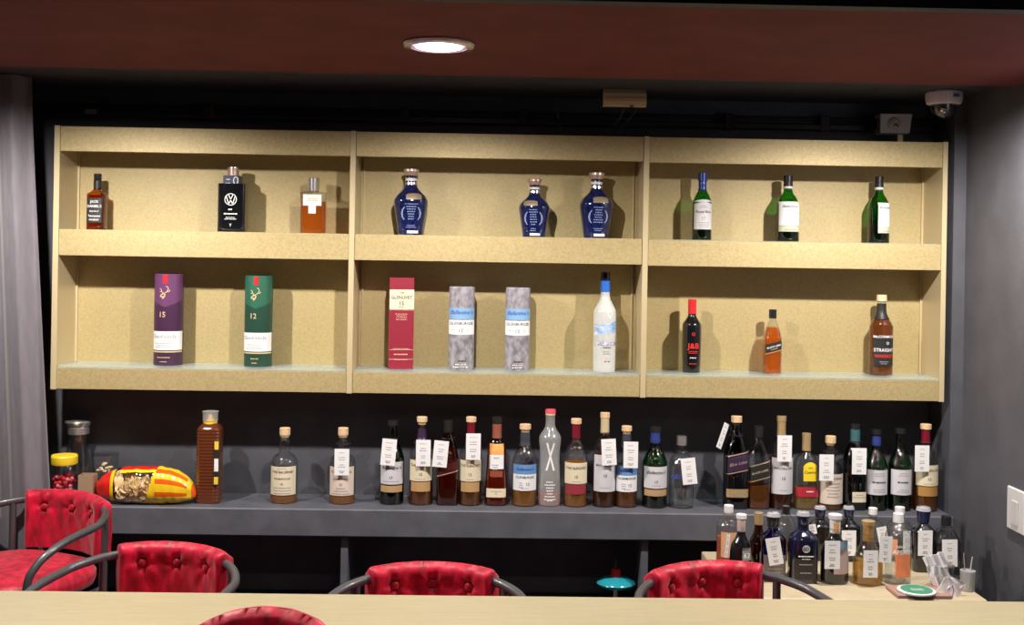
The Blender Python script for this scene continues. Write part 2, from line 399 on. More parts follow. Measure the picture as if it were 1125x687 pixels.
def bottle(name, label, cx, top, base, wpx, Y, zb, kind, gmat, liq=None, fill=.45, caps=(), foils=(), labels=(), prints=(), rz=0, group=None, cat='bottle', dup=None):
    midy = (top+base)/2
    X, _ = at(cx, midy, Y); H = at(cx, top, Y)[1]-zb; R = wpx/2/F*Y
    prof, nb, sy = KIND[kind]; prof = smooth_profile(prof)
    zn = max(z for r, z in prof if r > .6)
    o = thing(name, label, cat, (X, Y, zb), rz, group)
    seg = 28
    def n_at(z): return nb if z <= zn+.001 else max(2, nb + (2-nb)*min(1, (z-zn)/.10))
    def ring(r, z, n, s_=sy):
        out = []
        s2 = 1 + (s_-1)*min(1, max(0, (n-2)/(nb-2) if nb > 2.01 else (r/R-.4)/.5 if s_ < 1 else 0)) if s_ != 1 else 1
        for q in range(seg):
            t = 2*PI*q/seg; c, d = math.cos(t), math.sin(t)
            k = (abs(c)**n+abs(d)**n)**(-1/n)
            out.append((r*c*k, r*s2*d*k, z))
        return out
    def rad(z):
        zz = z/H
        for (r0, a), (r1, b) in zip(prof, prof[1:]):
            if a <= zz <= b: return R*(r0+(r1-r0)*((zz-a)/(b-a) if b > a else 0))
        return R*prof[-1][0]
    def surf_off(off):
        def f(x, z):
            r = rad(z); n = n_at(z/H); s2 = sy if nb > 2.01 or r > .9*R else 1
            u = min(.995, abs(x)/r); return -(r*s2*(1-u**n)**(1/n)) - off
        return f
    mb = MB(); mb.rings([ring(r*R, z*H, n_at(z)) for r, z in prof])
    mb.build('glass_body', gmat, o, True, 50)
    if liq:
        lp = [(max(.0005, r*R-.0028), max(.004, z*H)) for r, z in prof if z <= fill]
        lp.append((rad(fill*H)-.0028, fill*H))
        MB().rings([ring(r, z, n_at(z/H)) for r, z in lp]).build('liquid', liq, o, True, 50)
    for nm, z0, z1, r0, r1, m in caps:      # radii in body radii
        c = MB(); e = min(.0012, (z1-z0)*H*.2)
        c.rings([[(r*R*math.cos(t), r*R*math.sin(t), z) for t in [2*PI*q/20 for q in range(20)]] for r, z in
                 ((r0*.94, z0*H), (r0, z0*H+e), (r1, z1*H-e), (r1*.9, z1*H))])
        c.build(nm, m, o, True, 35)
    for z0, z1, m in foils:
        c = MB(); zz = [z0+(z1-z0)*k/5 for k in range(6)]
        c.rings([[(r*math.cos(t), r*math.sin(t), z*H) for t in [2*PI*q/20 for q in range(20)]] for z in zz for r in (rad(z*H)+.0012,)], cap0=False, cap1=True)
        c.build('neck_foil', m, o, True)
    sf = surf_off(.0007); st = surf_off(.0013)
    for lb in labels:
        z0, z1, wf, m = lb[:4]; op = lb[4] if len(lb) > 4 else {}
        sl = op.get('slope', 0); dx = op.get('dx', 0)*R; arch = op.get('arch', 0)*H
        c = MB(); nu, nv = 14, 8; w_ = wf*R
        for i in range(nv+1):
            for j in range(nu+1):
                u = -1+2*j/nu
                if nb <= 2.5: x = dx + w_*math.sin(u*PI/2*.95)/math.sin(PI/2*.95)
                else: x = dx + w_*u
                z = z0*H + (z1*H+arch*(1-u*u)-z0*H)*i/nv + sl*(x-dx)
                c.v.append((x, sf(x, z), z))
        c.quad_faces([(i*(nu+1)+j, i*(nu+1)+j+1, (i+1)*(nu+1)+j+1, (i+1)*(nu+1)+j) for i in range(nv) for j in range(nu)])
        L_ = c.build('label', m, o, True, 60)
        pr = op.get('t', ()); 
        if pr or op.get('lines'):
            by = {}
            for s_, tx, tz, th, tm, *ex in pr:
                mbb = by.setdefault(tm.name, (MB(), tm))[0]
                add_text(mbb, s_, dx+tx*R, tz*H, th, st, width=(ex[0] if ex else wf*.95)*2*R, shear=ex[1] if len(ex) > 1 else 0, slope=sl)
            for tx, tz, lw, rows, dzz, tm in op.get('lines', ()):
                mbb = by.setdefault(tm.name, (MB(), tm))[0]
                add_lines(mbb, dx+tx*R, tz*H, lw*2*R, rows, dzz, dzz*.35, st, RND, sl)
            for mbb, tm in by.values():
                if mbb.f: mbb.build('lettering', tm, L_)
    by = {}
    for s_, tx, tz, th, tm, *ex in prints:
        mbb = by.setdefault(tm.name, (MB(), tm))[0]
        if s_ == '#': add_lines(mbb, tx*R, tz*H, ex[0]*2*R, ex[1], th, th*.4, st, RND)
        else: add_text(mbb, s_, tx*R, tz*H, th, st, width=(ex[0] if ex else .9)*2*R, shear=ex[1] if len(ex) > 1 else 0)
    for mbb, tm in by.values():
        if mbb.f: mbb.build('lettering', tm, o)
    NECK[label] = (X, Y, zb, H, R, rad)
    return o

def hang_tag(desc, cx, cy, wpx, hpx, bott, tilt=0, yoff=.012, rz=0):
    """paper tag on a string around a bottle's neck"""
    X, Y, zb, H, R, rad = NECK[bott]
    yy = Y - R - yoff
    x, z = at(cx, cy, yy); w_ = wpx/F*yy; h_ = hpx/F*yy
    o = thing('price_tag', desc, 'tag', (x, yy, z), rz, 'white paper tags hung on the bottles')
    o.rotation_euler = (0, tilt, rz)
    c = MB().box(-w_/2, w_/2, -.0004, .0004, -h_/2, h_/2).build('card', PAPER, o)
    m = MB(); sf = lambda a, b: -.0008
    for k, zf in enumerate((.34, .16, .07, -.12, -.20)):
        add_lines(m, 0, zf*h_, w_*.5, 1, .01, .0028 if k else .002, sf, RND)
    add_lines(m, 0, -.36*h_, w_*.4, 2, .005, .0034, sf, RND)
    m.build('lettering', GREYI, c)
    # string: from the card's top edge to a loop on the neck (local space)
    zl = .74 if 'tall navy stopper' in desc else .79
    zt = zb + zl*H; r = rad(zl*H)*1.1+.0025
    def loc(wx, wy, wz):
        v = Matrix.Rotation(-tilt, 3, 'Y') @ (Matrix.Rotation(-rz, 3, 'Z') @ Vector((wx-x, wy-yy, wz-z))); return tuple(v)
    s = MB(); ctop = Vector((x, yy, z)) + Matrix.Rotation(rz, 3, 'Z') @ (Matrix.Rotation(tilt, 3, 'Y') @ Vector((0, .001, h_/2-.003)))
    fr = (X+(-.3 if x < X else .3)*r, Y-r*.96, zt)
    zc_ = max(zt, ctop.z+.004)
    s.tube([loc(*ctop), loc(ctop.x, ctop.y+.002, zc_), loc((ctop.x+fr[0])/2, (ctop.y+fr[1])/2, (zc_+zt)/2+.002), loc(*fr)], .0007, 5)
    s.tube([loc(X+r*math.cos(t), Y+r*math.sin(t), zt) for t in [2*PI*q/16 for q in range(17)]], .0007, 5)
    s.build('string', INK, o)
    return o

CB = 4.105     # depth line of the bottles on the gold shelves
def cap_wood(z=.93, r=.46, m=None, neck=.34): return [('cork', z-.03, z, neck*.95, neck*.95, CORK), ('cap', z, 1.0, r, r, m or CORKT)]
def cap_blk(z=.93, r=.42, m=None): return [('cap', z, 1.0, r, r, m or BLKC)]

# upper gold row
U = RM1
bottle('whiskey_bottle', 'small square bourbon bottle with black label and black neck near the shelf end', 107, 191, 253, 19, CB, U, 'jd', AMBG, W2, .62,
       caps=[('cap', .86, 1.0, .44, .44, BLKC)], foils=[(.72, .87, BLKL)],
       labels=[(.13, .56, .86, BLKL, dict(t=[('JACK', 0, .50, .009, WINK, .7), ('DANIEL\'S', 0, .42, .009, WINK, .8), ('Old No.7', 0, .33, .006, WINK, .6), ('Tennessee', 0, .25, .008, WINK, .7), ('WHISKEY', 0, .18, .006, WINK, .7)]))])
o = bottle('liquor_flask', 'black square bottle with round white VW emblem and copper cap', 256, 184, 254, 30, CB, U, 'box', DRKG,
       caps=[('cap', .80, 1.0, .40, .42, COPP), ('cap_rim', .97, 1.005, .44, .44, SILV)],
       prints=[('#', 0, .335, .014, WINK, .25, 1), ('#', 0, .27, .012, WINK, .6, 1), ('#', 0, .22, .006, WINK, .45, 2), ('Y', 0, .11, .010, WINK, .3)])
# emblem: ring with a V over a W
m = MB(); X, Y, zb, H, R, rad = NECK[o['label']]; yf = -R*.7-.0012
def rbar(m, p, q, w_, y=yf):
    dx, dz = q[0]-p[0], q[1]-p[1]; l = math.hypot(dx, dz); nx, nz = -dz/l*w_/2, dx/l*w_/2
    b = len(m.v); m.v += [(p[0]-nx, y, p[1]-nz), (q[0]-nx, y, q[1]-nz), (q[0]+nx, y, q[1]+nz), (p[0]+nx, y, p[1]+nz)]; m.quad_faces([(b, b+1, b+2, b+3)])
cz = .50*H; rr = .021
for k in range(32):
    a, b_ = 2*PI*k/32, 2*PI*(k+1)/32
    rbar(m, (rr*math.cos(a), cz+rr*math.sin(a)), (rr*math.cos(b_), cz+rr*math.sin(b_)), .003)
for p, q in (((-.008, .018), (-.0005, .001)), ((.008, .018), (.0005, .001)), ((-.016, .011), (-.007, -.017)), ((-.007, -.017), (0, -.002)), ((0, -.002), (.007, -.017)), ((.007, -.017), (.016, .011))):
    rbar(m, (p[0], cz+p[1]), (q[0], cz+q[1]), .0035)
m.build('emblem', WINK, o)
m = MB().box(-.030, .028, -.030, .026, .715*H+.006, .87*H, b=.002); t_ = m.build('neck_label', pm('blue_black_label', (.03, .045, .11), .3), o)
m = MB()
for k in range(24):
    a, b_ = 2*PI*k/24, 2*PI*(k+1)/24
    rbar(m, (.016+.008*math.cos(a), .79*H+.013*math.sin(a)), (.016+.008*math.cos(b_), .79*H+.013*math.sin(b_)), .003, -.031)
add_lines(m, -.012, .80*H, .02, 1, .006, .003, lambda a, b: -.031, RND); add_lines(m, -.012, .74*H, .026, 1, .006, .003, lambda a, b: -.031, RND)
m.build('lettering', WINK, t_)
bottle('liquor_flask', 'square clear bottle of orange whisky with a white collar and red silver cap', 344.5, 196, 255, 27, CB, U, 'box', CLR, W6, .58,
       caps=[('cap', .76, 1.0, .42, .46, SILV)], foils=[],
       labels=[(.50, .70, .74, PAPER, dict(lines=[(0, .62, .4, 2, .008, GINK)])), (.36, .50, .30, PAPER, {}), (.80, .93, .3, REDB, {})])
SALG = 'navy ceramic decanters on the upper shelf'
def salute(label, cx, top, base, w_, big):
    return bottle('decanter', label, cx, top, base, w_, CB, U, 'sal', NAVY,
       caps=[('cap', .90, .97, .36, .40, COPP), ('cap_rim', .955, 1.0, .46, .46, COPP if not big else pm('pale_copper', (.8, .66, .58), .3, .5))], foils=[(.82, .86, WCAP), (.76, .80, SILV)],
       labels=[(.535, .60, .46, pm('old_gold_plate', (.42, .33, .22), .4, .5), dict(arch=.03, dx=.15 if big else -.2)), (.03, .07, .33, WINK, dict(dx=.1))],
       prints=[('#', 0, .46, .008, pm('light_blue_ink', (.24, .30, .55), .4), .55, 1), ('#', 0, .42, .009, MATS['light_blue_ink'], .30, 6), ('(', -.48, .35, .035, MATS['light_blue_ink'], .2), (')', .48, .35, .035, MATS['light_blue_ink'], .2), ('#', 0, .14, .007, MATS['light_blue_ink'], .3, 2)], group=SALG, cat='bottle', rz=(0.1 if big else -.1))
salute('navy decanter with pale rimmed stopper, alone near the first divider', 451.5, 186, 259, 37, True)
salute('smallest of the navy decanters, with a flared plain copper stopper', 587, 197, 261, 34, False)
salute('navy decanter nearest to the second divider, with rounded stopper', 655, 190, 262, 37, True)
UG = 'green whisky bottles on the upper shelf'
bottle('whisky_bottle', 'green bottle with a blue cap and an arched cream label reading 17', 771.5, 190, 264, 21, CB, U, 'ball', GRN, DGL, .40,
       caps=[('cap', .87, 1.0, .46, .46, BLUF)], foils=[(.74, .87, BLUF)],
       labels=[(.16, .56, .92, LGREY, dict(arch=.04, t=[('Royal Blue', 0, .42, .009, INK, .85), ('17', 0, .32, .011, GREYI, .3)], lines=[(0, .50, .4, 2, .006, GREYI), (0, .25, .6, 3, .008, GREYI)]))], group=UG)
for cx, w_, t, b_, lab, rz, dx in ((865.5, 25, 193, 265, 'green whisky bottle with black cap and a centred square white label, middle of its shelf', 0, 0),
                             (965.5, 23, 194, 266, 'green whisky bottle turned aside, its square white label off centre', .2, .25)):
    bottle('whisky_bottle', lab, cx, t, b_, w_, CB, U, 'ball', GRN, DGL, .34,
       caps=[('cap', .90, 1.0, .40, .40, BLKC), ('seal', .80, .84, .42, .40, WCAP)], foils=[(.84, .91, BLKL)],
       labels=[(.24, .60, .90-abs(dx)*.4, PAPER, dict(dx=dx, t=[('Ballantine\'s', 0, .53, .009, INK, .85, .35), ('21', 0, .31, .007, GREYI, .3)], lines=[(0, .46, .3, 1, .006, GREYI), (0, .40, .15, 3, .005, GREYI)])),
               (.15, .235, .90-abs(dx)*.4, pm('cream_gold_band', (.62, .60, .45), .5), dict(dx=dx, lines=[(0, .17, .5, 1, .012, GREYI)]))], rz=rz, group=UG)

# lower gold row: tubes and box
def tube_box(label, cx, top, base, wpx, mats, band, rows, kindname='whisky_tube', group=None, extra=None):
    Xc, _ = at(cx, (top+base)/2, CB); R = wpx/2/F*CB; H = at(cx, top, CB)[1]-RB
    o = thing(kindname, label, 'whisky tube', (Xc, CB, RB), 0, group)
    m = MB(); m.rings([[(r*math.cos(t), r*math.sin(t), z) for t in [2*PI*q/36 for q in range(36)]] for r, z in ((R*.98, 0), (R, .002), (R, H-.006))]); m.build('tube_body', mats[0], o, True, 40)
    m = MB(); m.rings([[(r*math.cos(t), r*math.sin(t), z) for t in [2*PI*q/36 for q in range(36)]] for r, z in ((R*.985, H-.006), (R*.985, H-.002), (R*.95, H))]); m.build('lid', mats[1], o, True, 40)
    def sf(off): return lambda x, z: -math.sqrt(max(1e-8, R*R-min(abs(x), R*.999)**2))-off
    def patch(nm, z0, z1, wf, mt, pts=None, off=.0006, par=None):
        c = MB(); nu, nv = 24, 6
        for i in range(nv+1):
            for j in range(nu+1):
                u = -1+2*j/nu; x = wf*R*math.sin(u*PI/2)
                a, b_ = z0, z1
                if pts: a = pts(u)
                z = a+(b_-a)*i/nv; c.v.append((x, sf(off)(x, z), z))
        c.quad_faces([(i*(nu+1)+j, i*(nu+1)+j+1, (i+1)*(nu+1)+j+1, (i+1)*(nu+1)+j) for i in range(nv) for j in range(nu)])
        return c.build(nm, mt, par or o, True)
    return o, R, H, sf, patch
def letters(par, H, R, sf, items, lines=()):
    by = {}
    for s_, x, zf, h, mt, *ex in items:
        mb = by.setdefault(mt.name, (MB(), mt))[0]; add_text(mb, s_, x*R, zf*H, h, sf, width=(ex[0] if ex else .9)*2*R, shear=ex[1] if len(ex) > 1 else 0)
    for x, zf, w_, rows, dz, mt in lines:
        mb = by.setdefault(mt.name, (MB(), mt))[0]; add_lines(mb, x*R, zf*H, w_*2*R, rows, dz, dz*.4, sf, RND)
    for mb, mt in by.values(): mb.build('lettering', mt, par)
def stag(par, R, H, sf, zc, k=1.0):
    m = MB(); yo = lambda x, z: sf(.0016)(x, z)
    def bar(p, q, w_):
        b = len(m.v); dx, dz = q[0]-p[0], q[1]-p[1]; l = math.hypot(dx, dz) or 1; nx, nz = -dz/l*w_/2, dx/l*w_/2
        for a, c in ((p[0]-nx, p[1]-nz), (q[0]-nx, q[1]-nz), (q[0]+nx, q[1]+nz), (p[0]+nx, p[1]+nz)): m.v.append((a, yo(a, c), c))
        m.quad_faces([(b, b+1, b+2, b+3)])
    P_ = lambda x, z: (x*k-.006, zc+z*k)
    for pl, w_ in (([(-.004, -.020), (.004, -.012), (.006, -.004), (.002, 0), (-.006, -.004), (-.012, -.010), (-.008, -.013), (.002, -.012)], .0042),
                   ([(.004, 0), (.012, .006), (.018, .014), (.016, .022), (.010, .026)], .003), ([(.012, .006), (.020, .006), (.023, .012)], .0025),
                   ([(0, 0), (-.006, .006), (-.008, .014), (-.014, .018)], .003), ([(-.006, .006), (-.014, .006)], .0025)):
        for p, q in zip(pl, pl[1:]): bar(P_(*p), P_(*q), w_*k)
    m.build('stag_emblem', GINK, par)
for cx, t, b_, w_, c0, c1, num, lab in ((185.5, 301, 400, 31, (.06, .02, .062), (.13, .042, .128), '15', 'purple whisky tube reading 15 with white band and gold stag'),
                                (284, 303, 402, 30, (.014, .062, .042), (.022, .12, .076), '12', 'dark green whisky tube reading 12 with white band and gold stag')):
    body = pm('tube_dark_'+num, c0, .45); top_ = pm('tube_light_'+num, c1, .4)
    o, R, H, sf, patch = tube_box(lab, cx, t, b_, w_, (body, top_), None, None)
    patch('chevron_panel', 0, H-.007, .985, top_, pts=lambda u: .64*H+.10*H*abs(u*.9)**1.0)
    patch('seal_strip', .90*H, H-.003, .17, REDB, off=.0014)
    stag(o, R, H, sf, .79*H)
    lb = patch('label', .17*H, .375*H, .995, PAPER, off=.0010)
    letters(lb, H, R, sf(.0016), [('Glenfiddich', -.1, .32, .013, GREYI, .8)], [(-.1, .24, .7, 3, .007, GREYI)])
    patch('gold_band', .145*H, .16*H, .99, GINK, off=.0010)
    letters(o, H, R, sf(.0016), [(num, -.15, .56, .019, GINK)], [(-.05, .085, .5, 1, .009, GINK), (-.05, .04, .35, 1, .007, GINK)])
STONE = pm('grey_marbled_print', (.42, .40, .45), .6, col2=(.17, .16, .20), nscale=48, detail=10, stretch=(1, 1, .7))
for cx, t, b_, w_, lab in ((507, 315, 405, 28, 'grey marbled whisky tube with blue band, beside the red box'), (568.5, 316, 405, 27, 'grey marbled whisky tube with blue band, beside the tall frosted bottle')):
    o, R, H, sf, patch = tube_box(lab, cx, t, b_, w_, (STONE, STONE), None, None, group='grey marbled tubes')
    m = patch('label', .61*H, .745*H, .995, pm('tube_blue_band', (.22, .42, .68), .5), off=.0010)
    letters(m, H, R, sf(.0016), [('Ballantine\'s', 0, .695, .014, BINK, .85, .35)])
    m = patch('label', .425*H, .60*H, .995, PAPER, off=.0010)
    letters(m, H, R, sf(.0016), [('GLENBURGIE', 0, .56, .011, INK, .9), ('12', 0, .475, .013, INK)], [(-.55, .475, .2, 1, .006, GREYI), (.55, .475, .2, 1, .006, GREYI)])
    letters(o, H, R, sf(.0016), [], [(.1, .10, .4, 3, .012, INK), (.0, .06, .6, 2, .01, WINK)])
Xc, _ = at(440.5, 355, CB); wR = 13.3/F*CB; H = at(440, 305, CB)[1]-RB
o = thing('whisky_box', 'tall crimson whisky carton with a cream label reading 15', 'box', (Xc, CB, RB), .12)
CRIM = pm('crimson_card', (.26, .016, .038), .45)
MB().box(-wR, wR, -wR, wR, 0, H, b=.0015).build('carton', CRIM, o)
fl = lambda off: (lambda x, z: -wR-off)
MB().box(-wR*.99, wR*1.0, -wR-.0006, -wR+.001, .655*H, .87*H).build('label', CREAM, o)
m = MB(); add_text(m, 'THE', 0, .835*H, .006, fl(.0012)); add_text(m, 'GLENLIVET', 0, .785*H, .011, fl(.0012), width=1.7*wR); add_text(m, '15', 0, .72*H, .014, fl(.0012)); add_lines(m, 0, .675*H, .03, 1, .005, .002, fl(.0012), RND)
m.build('lettering', INK, o)
m = MB()
for r, z in ((4, .60), (1, .22), (1, .10)): add_lines(m, 0, z*H, wR*1.4, r, .007, .002, fl(.0012), RND)
add_lines(m, 0, .155*H, wR*1.2, 1, .009, .004, fl(.0012), RND)
for z in (.645, .21, .105): m.box(-wR*.98, wR*.98, -wR-.001, -wR, z*H, z*H+.0015)
m.build('lettering', pm('pale_gold_ink', (.75, .5, .4), .4), o)
# vodka
GB = bottle('vodka_bottle', 'tall frosted bottle with blue and black cap and a mountain picture', 664.5, 299, 408, 25, CB, RB, 'goose', FROST, None,
       caps=[('cap', .91, 1.0, .40, .40, NAVYC)], foils=[(.80, .91, pm('royal_blue_foil', (.02, .13, .55), .35))],
       labels=[(.38, .50, .93, pm('mountain_blue_label', (.70, .76, .84), .5, col2=(.10, .28, .62), nscale=26, stretch=(1, 1, 2.2)), dict(arch=-.02, slope=.15)), (.27, .30, .80, WINK, {})],
       prints=[('GREY GOOSE', .1, .285, .012, BINK, .85), ('VODKA', .1, .245, .006, INK, .5), ('V', .35, .56, .022, WINK, .4), ('#', .1, .2, .008, GREYI, .5, 2), ('-', 0, .115, .02, REDI, .2), ('-', .3, .115, .02, BINK, .2)])
bottle('whisky_bottle', 'black round bottle with red neck and red J&B lettering', 760, 329, 409, 21, CB, RB, 'jb', DRKG,
       caps=[('cap', .80, 1.0, .44, .44, REDB)], prints=[('J&B', 0, .37, .020, REDI, .8), ('O', 0, .53, .012, REDI, .3), ('#', 0, .29, .006, REDI, .6, 2), ('#', 0, .20, .008, WINK, .4, 1), ('#', 0, .12, .007, REDI, .45, 1)])
bottle('whisky_bottle', 'small amber bottle with black cap and slanting black label on the glass shelf', 848.5, 340, 410, 18.5, CB, RB, 'jw', CLR, W6, .72,
       caps=cap_blk(.86, .46), labels=[(.36, .49, .99, BLKL, dict(slope=.28, t=[('BLACK LABEL', 0, .43, .006, WINK, .9)], lines=[(0, .385, .6, 1, .006, GINK)])), (.335, .35, .99, GOLDF, dict(slope=.28))])
bottle('whiskey_bottle', 'amber bottle with cream cap and black label lettered in white and red', 968, 324, 413, 25, CB, RB, 'mcc', CLR, W2, .72,
       caps=[('cap', .92, 1.0, .46, .44, pm('cream_cap', (.72, .58, .36), .5))], foils=[(.70, .89, BLKL)],
       labels=[(.12, .47, .86, BLKL, dict(arch=.03, t=[('McCORMICK', 0, .485, .009, WINK, .9), ('O', .3, .405, .010, WINK, .3), ('STRAIGHT', 0, .32, .012, WINK, .85), ('WHISKEY', .05, .245, .012, REDI, .85)], lines=[(0, .17, .5, 2, .007, GREYI)]))])

# ---------------------------------------------------------------- bottles along the grey ledge
Y1 = 4.06
LG = 'bottles standing in a row on the grey ledge'
def lb(*a, **k): k.setdefault('group', LG); return bottle(*a[:6], Y1, LZ, *a[6:], **k)
BALL = lambda c=CREAM: [(.12, .50, .93, c, dict(t=[('THE BALVENIE', 0, .43, .008, INK, .85), ('DOUBLEWOOD', 0, .34, .006, INK, .6), ('12', 0, .27, .008, INK)], lines=[(0, .47, .5, 1, .006, GREYI), (0, .21, .7, 3, .010, GREYI)]))]
D_ = {}
D_['b1'] = 'bottle with pale cork, cream label and bulbed neck, no paper tag, nearly empty'
lb('whisky_bottle', D_['b1'], 312.5, 470, 554, 29, 'balv', CLR, W1, .10, caps=cap_wood(.90, .40), labels=BALL())
D_['b2'] = 'bulb-necked bottle with cream label and a paper tag, left of the dark green bottle'
lb('whisky_bottle', D_['b2'], 376.5, 470, 554, 28, 'balv', CLR, W1, .10, caps=cap_wood(.90, .40), labels=BALL(PINKL))
def green17(key, lab, cx, t, b_, w_, foil=None, rz=0):
    D_[key] = lab
    lb('whisky_bottle', lab, cx, t, b_, w_, 'ball', DGRN if key != 'l13' else GRN, DGL, .3, caps=cap_blk(.94, .46), foils=foil or [],
       labels=[(.25, .52, .93, LGREY, dict(t=[('Ballantine\'s', 0, .45, .011, INK, .85, .35), ('17', 0, .33, .010, INK)], lines=[(0, .28, .7, 1, .006, GREYI)])), (.155, .235, .90, TANF, dict(lines=[(0, .18, .6, 1, .01, GREYI)]))], rz=rz)
green17('l3', 'dark green bottle with tag covering its shoulder, first green one in the row', 431, 462, 554, 26)
def liv(key, lab, cx, t, b_, w_, lz=(.28, .52), num='12', lower=TANF, liqr=W2, foil=REDF, fz=(.78, .94), cap=None, neckm=None, text='THE GLENLIVET'):
    D_[key] = lab
    lb('whisky_bottle', lab, cx, t, b_, w_, 'liv', CLR, liqr, .50, caps=cap or cap_wood(.94, .44), foils=[(fz[0], fz[1], foil)] if foil else [],
       labels=[(lz[0], lz[1], .93, CREAM, dict(t=[(text, 0, lz[1]-.06, .009, INK, .85), (num, 0, lz[0]+.08, .010, INK)], lines=[(0, lz[0]+.02, .6, 1, .006, GREYI)])), (lz[0]-.12, lz[0]-.01, .80, lower, {})])
liv('l4', 'pale-labelled bottle with cork and dark purple neck bearing a tag', 463, 458, 555, 26, foil=pm('dark_purple_foil', (.05, .02, .07), .3), fz=(.70, .86))
D_['l5'] = 'square-sided dark amber bottle with slanted label and a tag hung beside its neck'
lb('whisky_bottle', D_['l5'], 492, 462, 555, 24, 'jw', AMBG, W3, .66, caps=[('cap', .86, 1.0, .42, .44, BLKC)], labels=[(.40, .50, .97, pm('dark_red_label', (.08, .012, .012), .4), dict(slope=.28)), (.375, .39, .97, COPP, dict(slope=.28))])
liv('l6', 'cork-topped bottle with dark red neck and tag, fourth bottle of the first cluster', 517, 458, 555, 25)
D_['l7'] = 'waisted amber bottle with black cap, copper neck and orange and white collar label'
lb('whiskey_bottle', D_['l7'], 545.5, 458, 556, 25, 'taper', AMBG, W2, .60, caps=[('cap', .93, 1.0, .44, .44, BLKC)], foils=[(.76, .92, pm('brown_copper_foil', (.38, .12, .08), .35, .3))],
   labels=[(.10, .20, .85, CREAM, dict(t=[('12', 0, .145, .006, INK)], lines=[(0, .165, .6, 1, .006, GREYI)])),
           (.58, .70, .62, pm('orange_label', (.85, .36, .10), .5), {}), (.42, .58, .62, PAPER, dict(lines=[(0, .54, .3, 1, .01, GREYI), (-.1, .46, .4, 3, .008, GREYI)])), (.33, .40, .55, pm('rust_label', (.28, .06, .03), .5), {})])
def glenb(key, lab, cx, t, b_, w_, capm):
    D_[key] = lab
    lb('whisky_bottle', lab, cx, t, b_, w_, 'ball', CLR, W1 if key == 'l8' else W2, .30, caps=[('cork', .90, .95, .34, .34, CORK), ('cap', .935, 1.0, .46, .46, CORKT)], foils=[(.74, .90, pm('smoke_foil', (.06, .065, .085), .35, .2))],
       labels=[(.40, .52, .93, BLUL, dict(t=[('Ballantine\'s', 0, .465, .010, BINK, .85, .35)])), (.20, .40, .93, PAPER, dict(t=[('GLENBURGIE', 0, .365, .008, INK, .8), ('12', .25, .28, .010, INK)], lines=[(-.3, .29, .25, 3, .008, GREYI), (0, .225, .6, 1, .006, GREYI)]))])
glenb('l8', 'round clear bottle with blue and white label and flat wooden cap, no tag', 576.5, 466, 557, 27, CORKT)
D_['l9'] = 'tall frosted waisted bottle with pink cap and a large white X'
o = lb('liqueur_bottle', D_['l9'], 604, 449, 558, 24.5, 'x', glass('lightly_frosted_glass', (.85, .87, .9), (.6, .62, .66), rough=.2, frost=.2), W5, .12, caps=[('cork', .93, .955, .44, .44, CORK), ('cap', .955, 1.0, .48, .48, pm('coral_pink_cap', (.85, .10, .16), .45))],
   prints=[('X', 0, .52, .10, WINK, .42), ('#', 0, .25, .0105, WINK, .55, 7), ('#', 0, .06, .01, WINK, .4, 1)])
D_['l10'] = 'clear bottle with cream label over a dark red band reading 15, no tag'
liv('l10', D_['l10'], 632.5, 460, 558, 26, num='15', lower=pm('wine_band', (.30, .03, .05), .5), lz=(.27, .51), liqr=W1)
def mac(key, lab, cx, t, b_, w_, capm=GOLDF, liqr=W3):
    D_[key] = lab
    lb('whisky_bottle', lab, cx, t, b_, w_, 'mac', CLR, liqr, .55, caps=[('cap', .94, 1.0, .40, .40, CORKT if key == 'l11' else capm)], foils=[(.78, .94, capm)],
       labels=[(.17, .56, .90, LGREY, dict(t=[('THE', 0, .50, .005, INK), ('MACALLAN', 0, .45, .009, INK, .85), ('15', 0, .34, .011, INK)], lines=[(0, .21, .5, 1, .006, GREYI)]))])
mac('l11', 'tall bottle with pale gold neck foil, beside the dark red banded bottle', 664, 453, 558, 26, pm('pale_gold_foil', (.72, .60, .36), .4, .3))
glenb('l12', 'bottle with flat orange wooden cap and blue label band behind a tag', 688, 468, 558, 24.5, CORKT)
green17('l13', 'bright green bottle with blue neck foil and a round-shouldered label reading 17', 719.5, 469, 559, 27, [(.80, .93, BLUF)])
D_['l14'] = 'clear glass vodka bottle with silver cap and blue lettering half behind a tag'
lb('vodka_bottle', D_['l14'], 748.5, 479, 560, 27, 'abs', CLR, liquid('clear_spirit', (.93, .94, .95), .06), .22, caps=[('cap', .87, 1.0, .44, .42, SILV)], prints=[('ABSOLUT', 0, .45, .016, BINK, .95)])
D_['r1'] = 'big square dark bottle with wooden cap, navy slanted label and gold band'
lb('whisky_bottle', D_['r1'], 808.5, 457, 562, 25.5, 'jw', glass('smoky_blue_glass', (.30, .34, .36), (.04, .05, .06)), W3, .10, caps=cap_wood(.93, .46), labels=[(.42, .58, .99, pm('plum_label', (.035, .02, .05), .4), dict(slope=.22, t=[('Blue Label', 0, .50, .011, COPP, .8, .3)])), (.40, .412, .99, COPP, dict(slope=.22)), (.59, .602, .99, COPP, dict(slope=.22)), (.13, .22, .95, GOLDF, dict(lines=[(0, .16, .7, 2, .008, GREYI)]))])
D_['r2'] = 'clear square bottle with black cap and slanted black label, behind the counter bottles'
lb('whisky_bottle', D_['r2'], 833, 468, 561, 24, 'jw', CLR, W2, .28, caps=cap_blk(.86, .42), labels=[(.38, .54, .99, BLKL, dict(slope=.28, t=[('BLACK LABEL', 0, .46, .007, GINK, .9)])), (.36, .372, .99, GOLDF, dict(slope=.28)), (.548, .56, .99, GOLDF, dict(slope=.28))])
mac('r3', 'bottle with long gold neck foil and white label reading 15 near the yellow label', 858, 457, 561, 26, GOLDF)
D_['r4'] = 'flat-sided tequila bottle with yellow oval label above a red band'
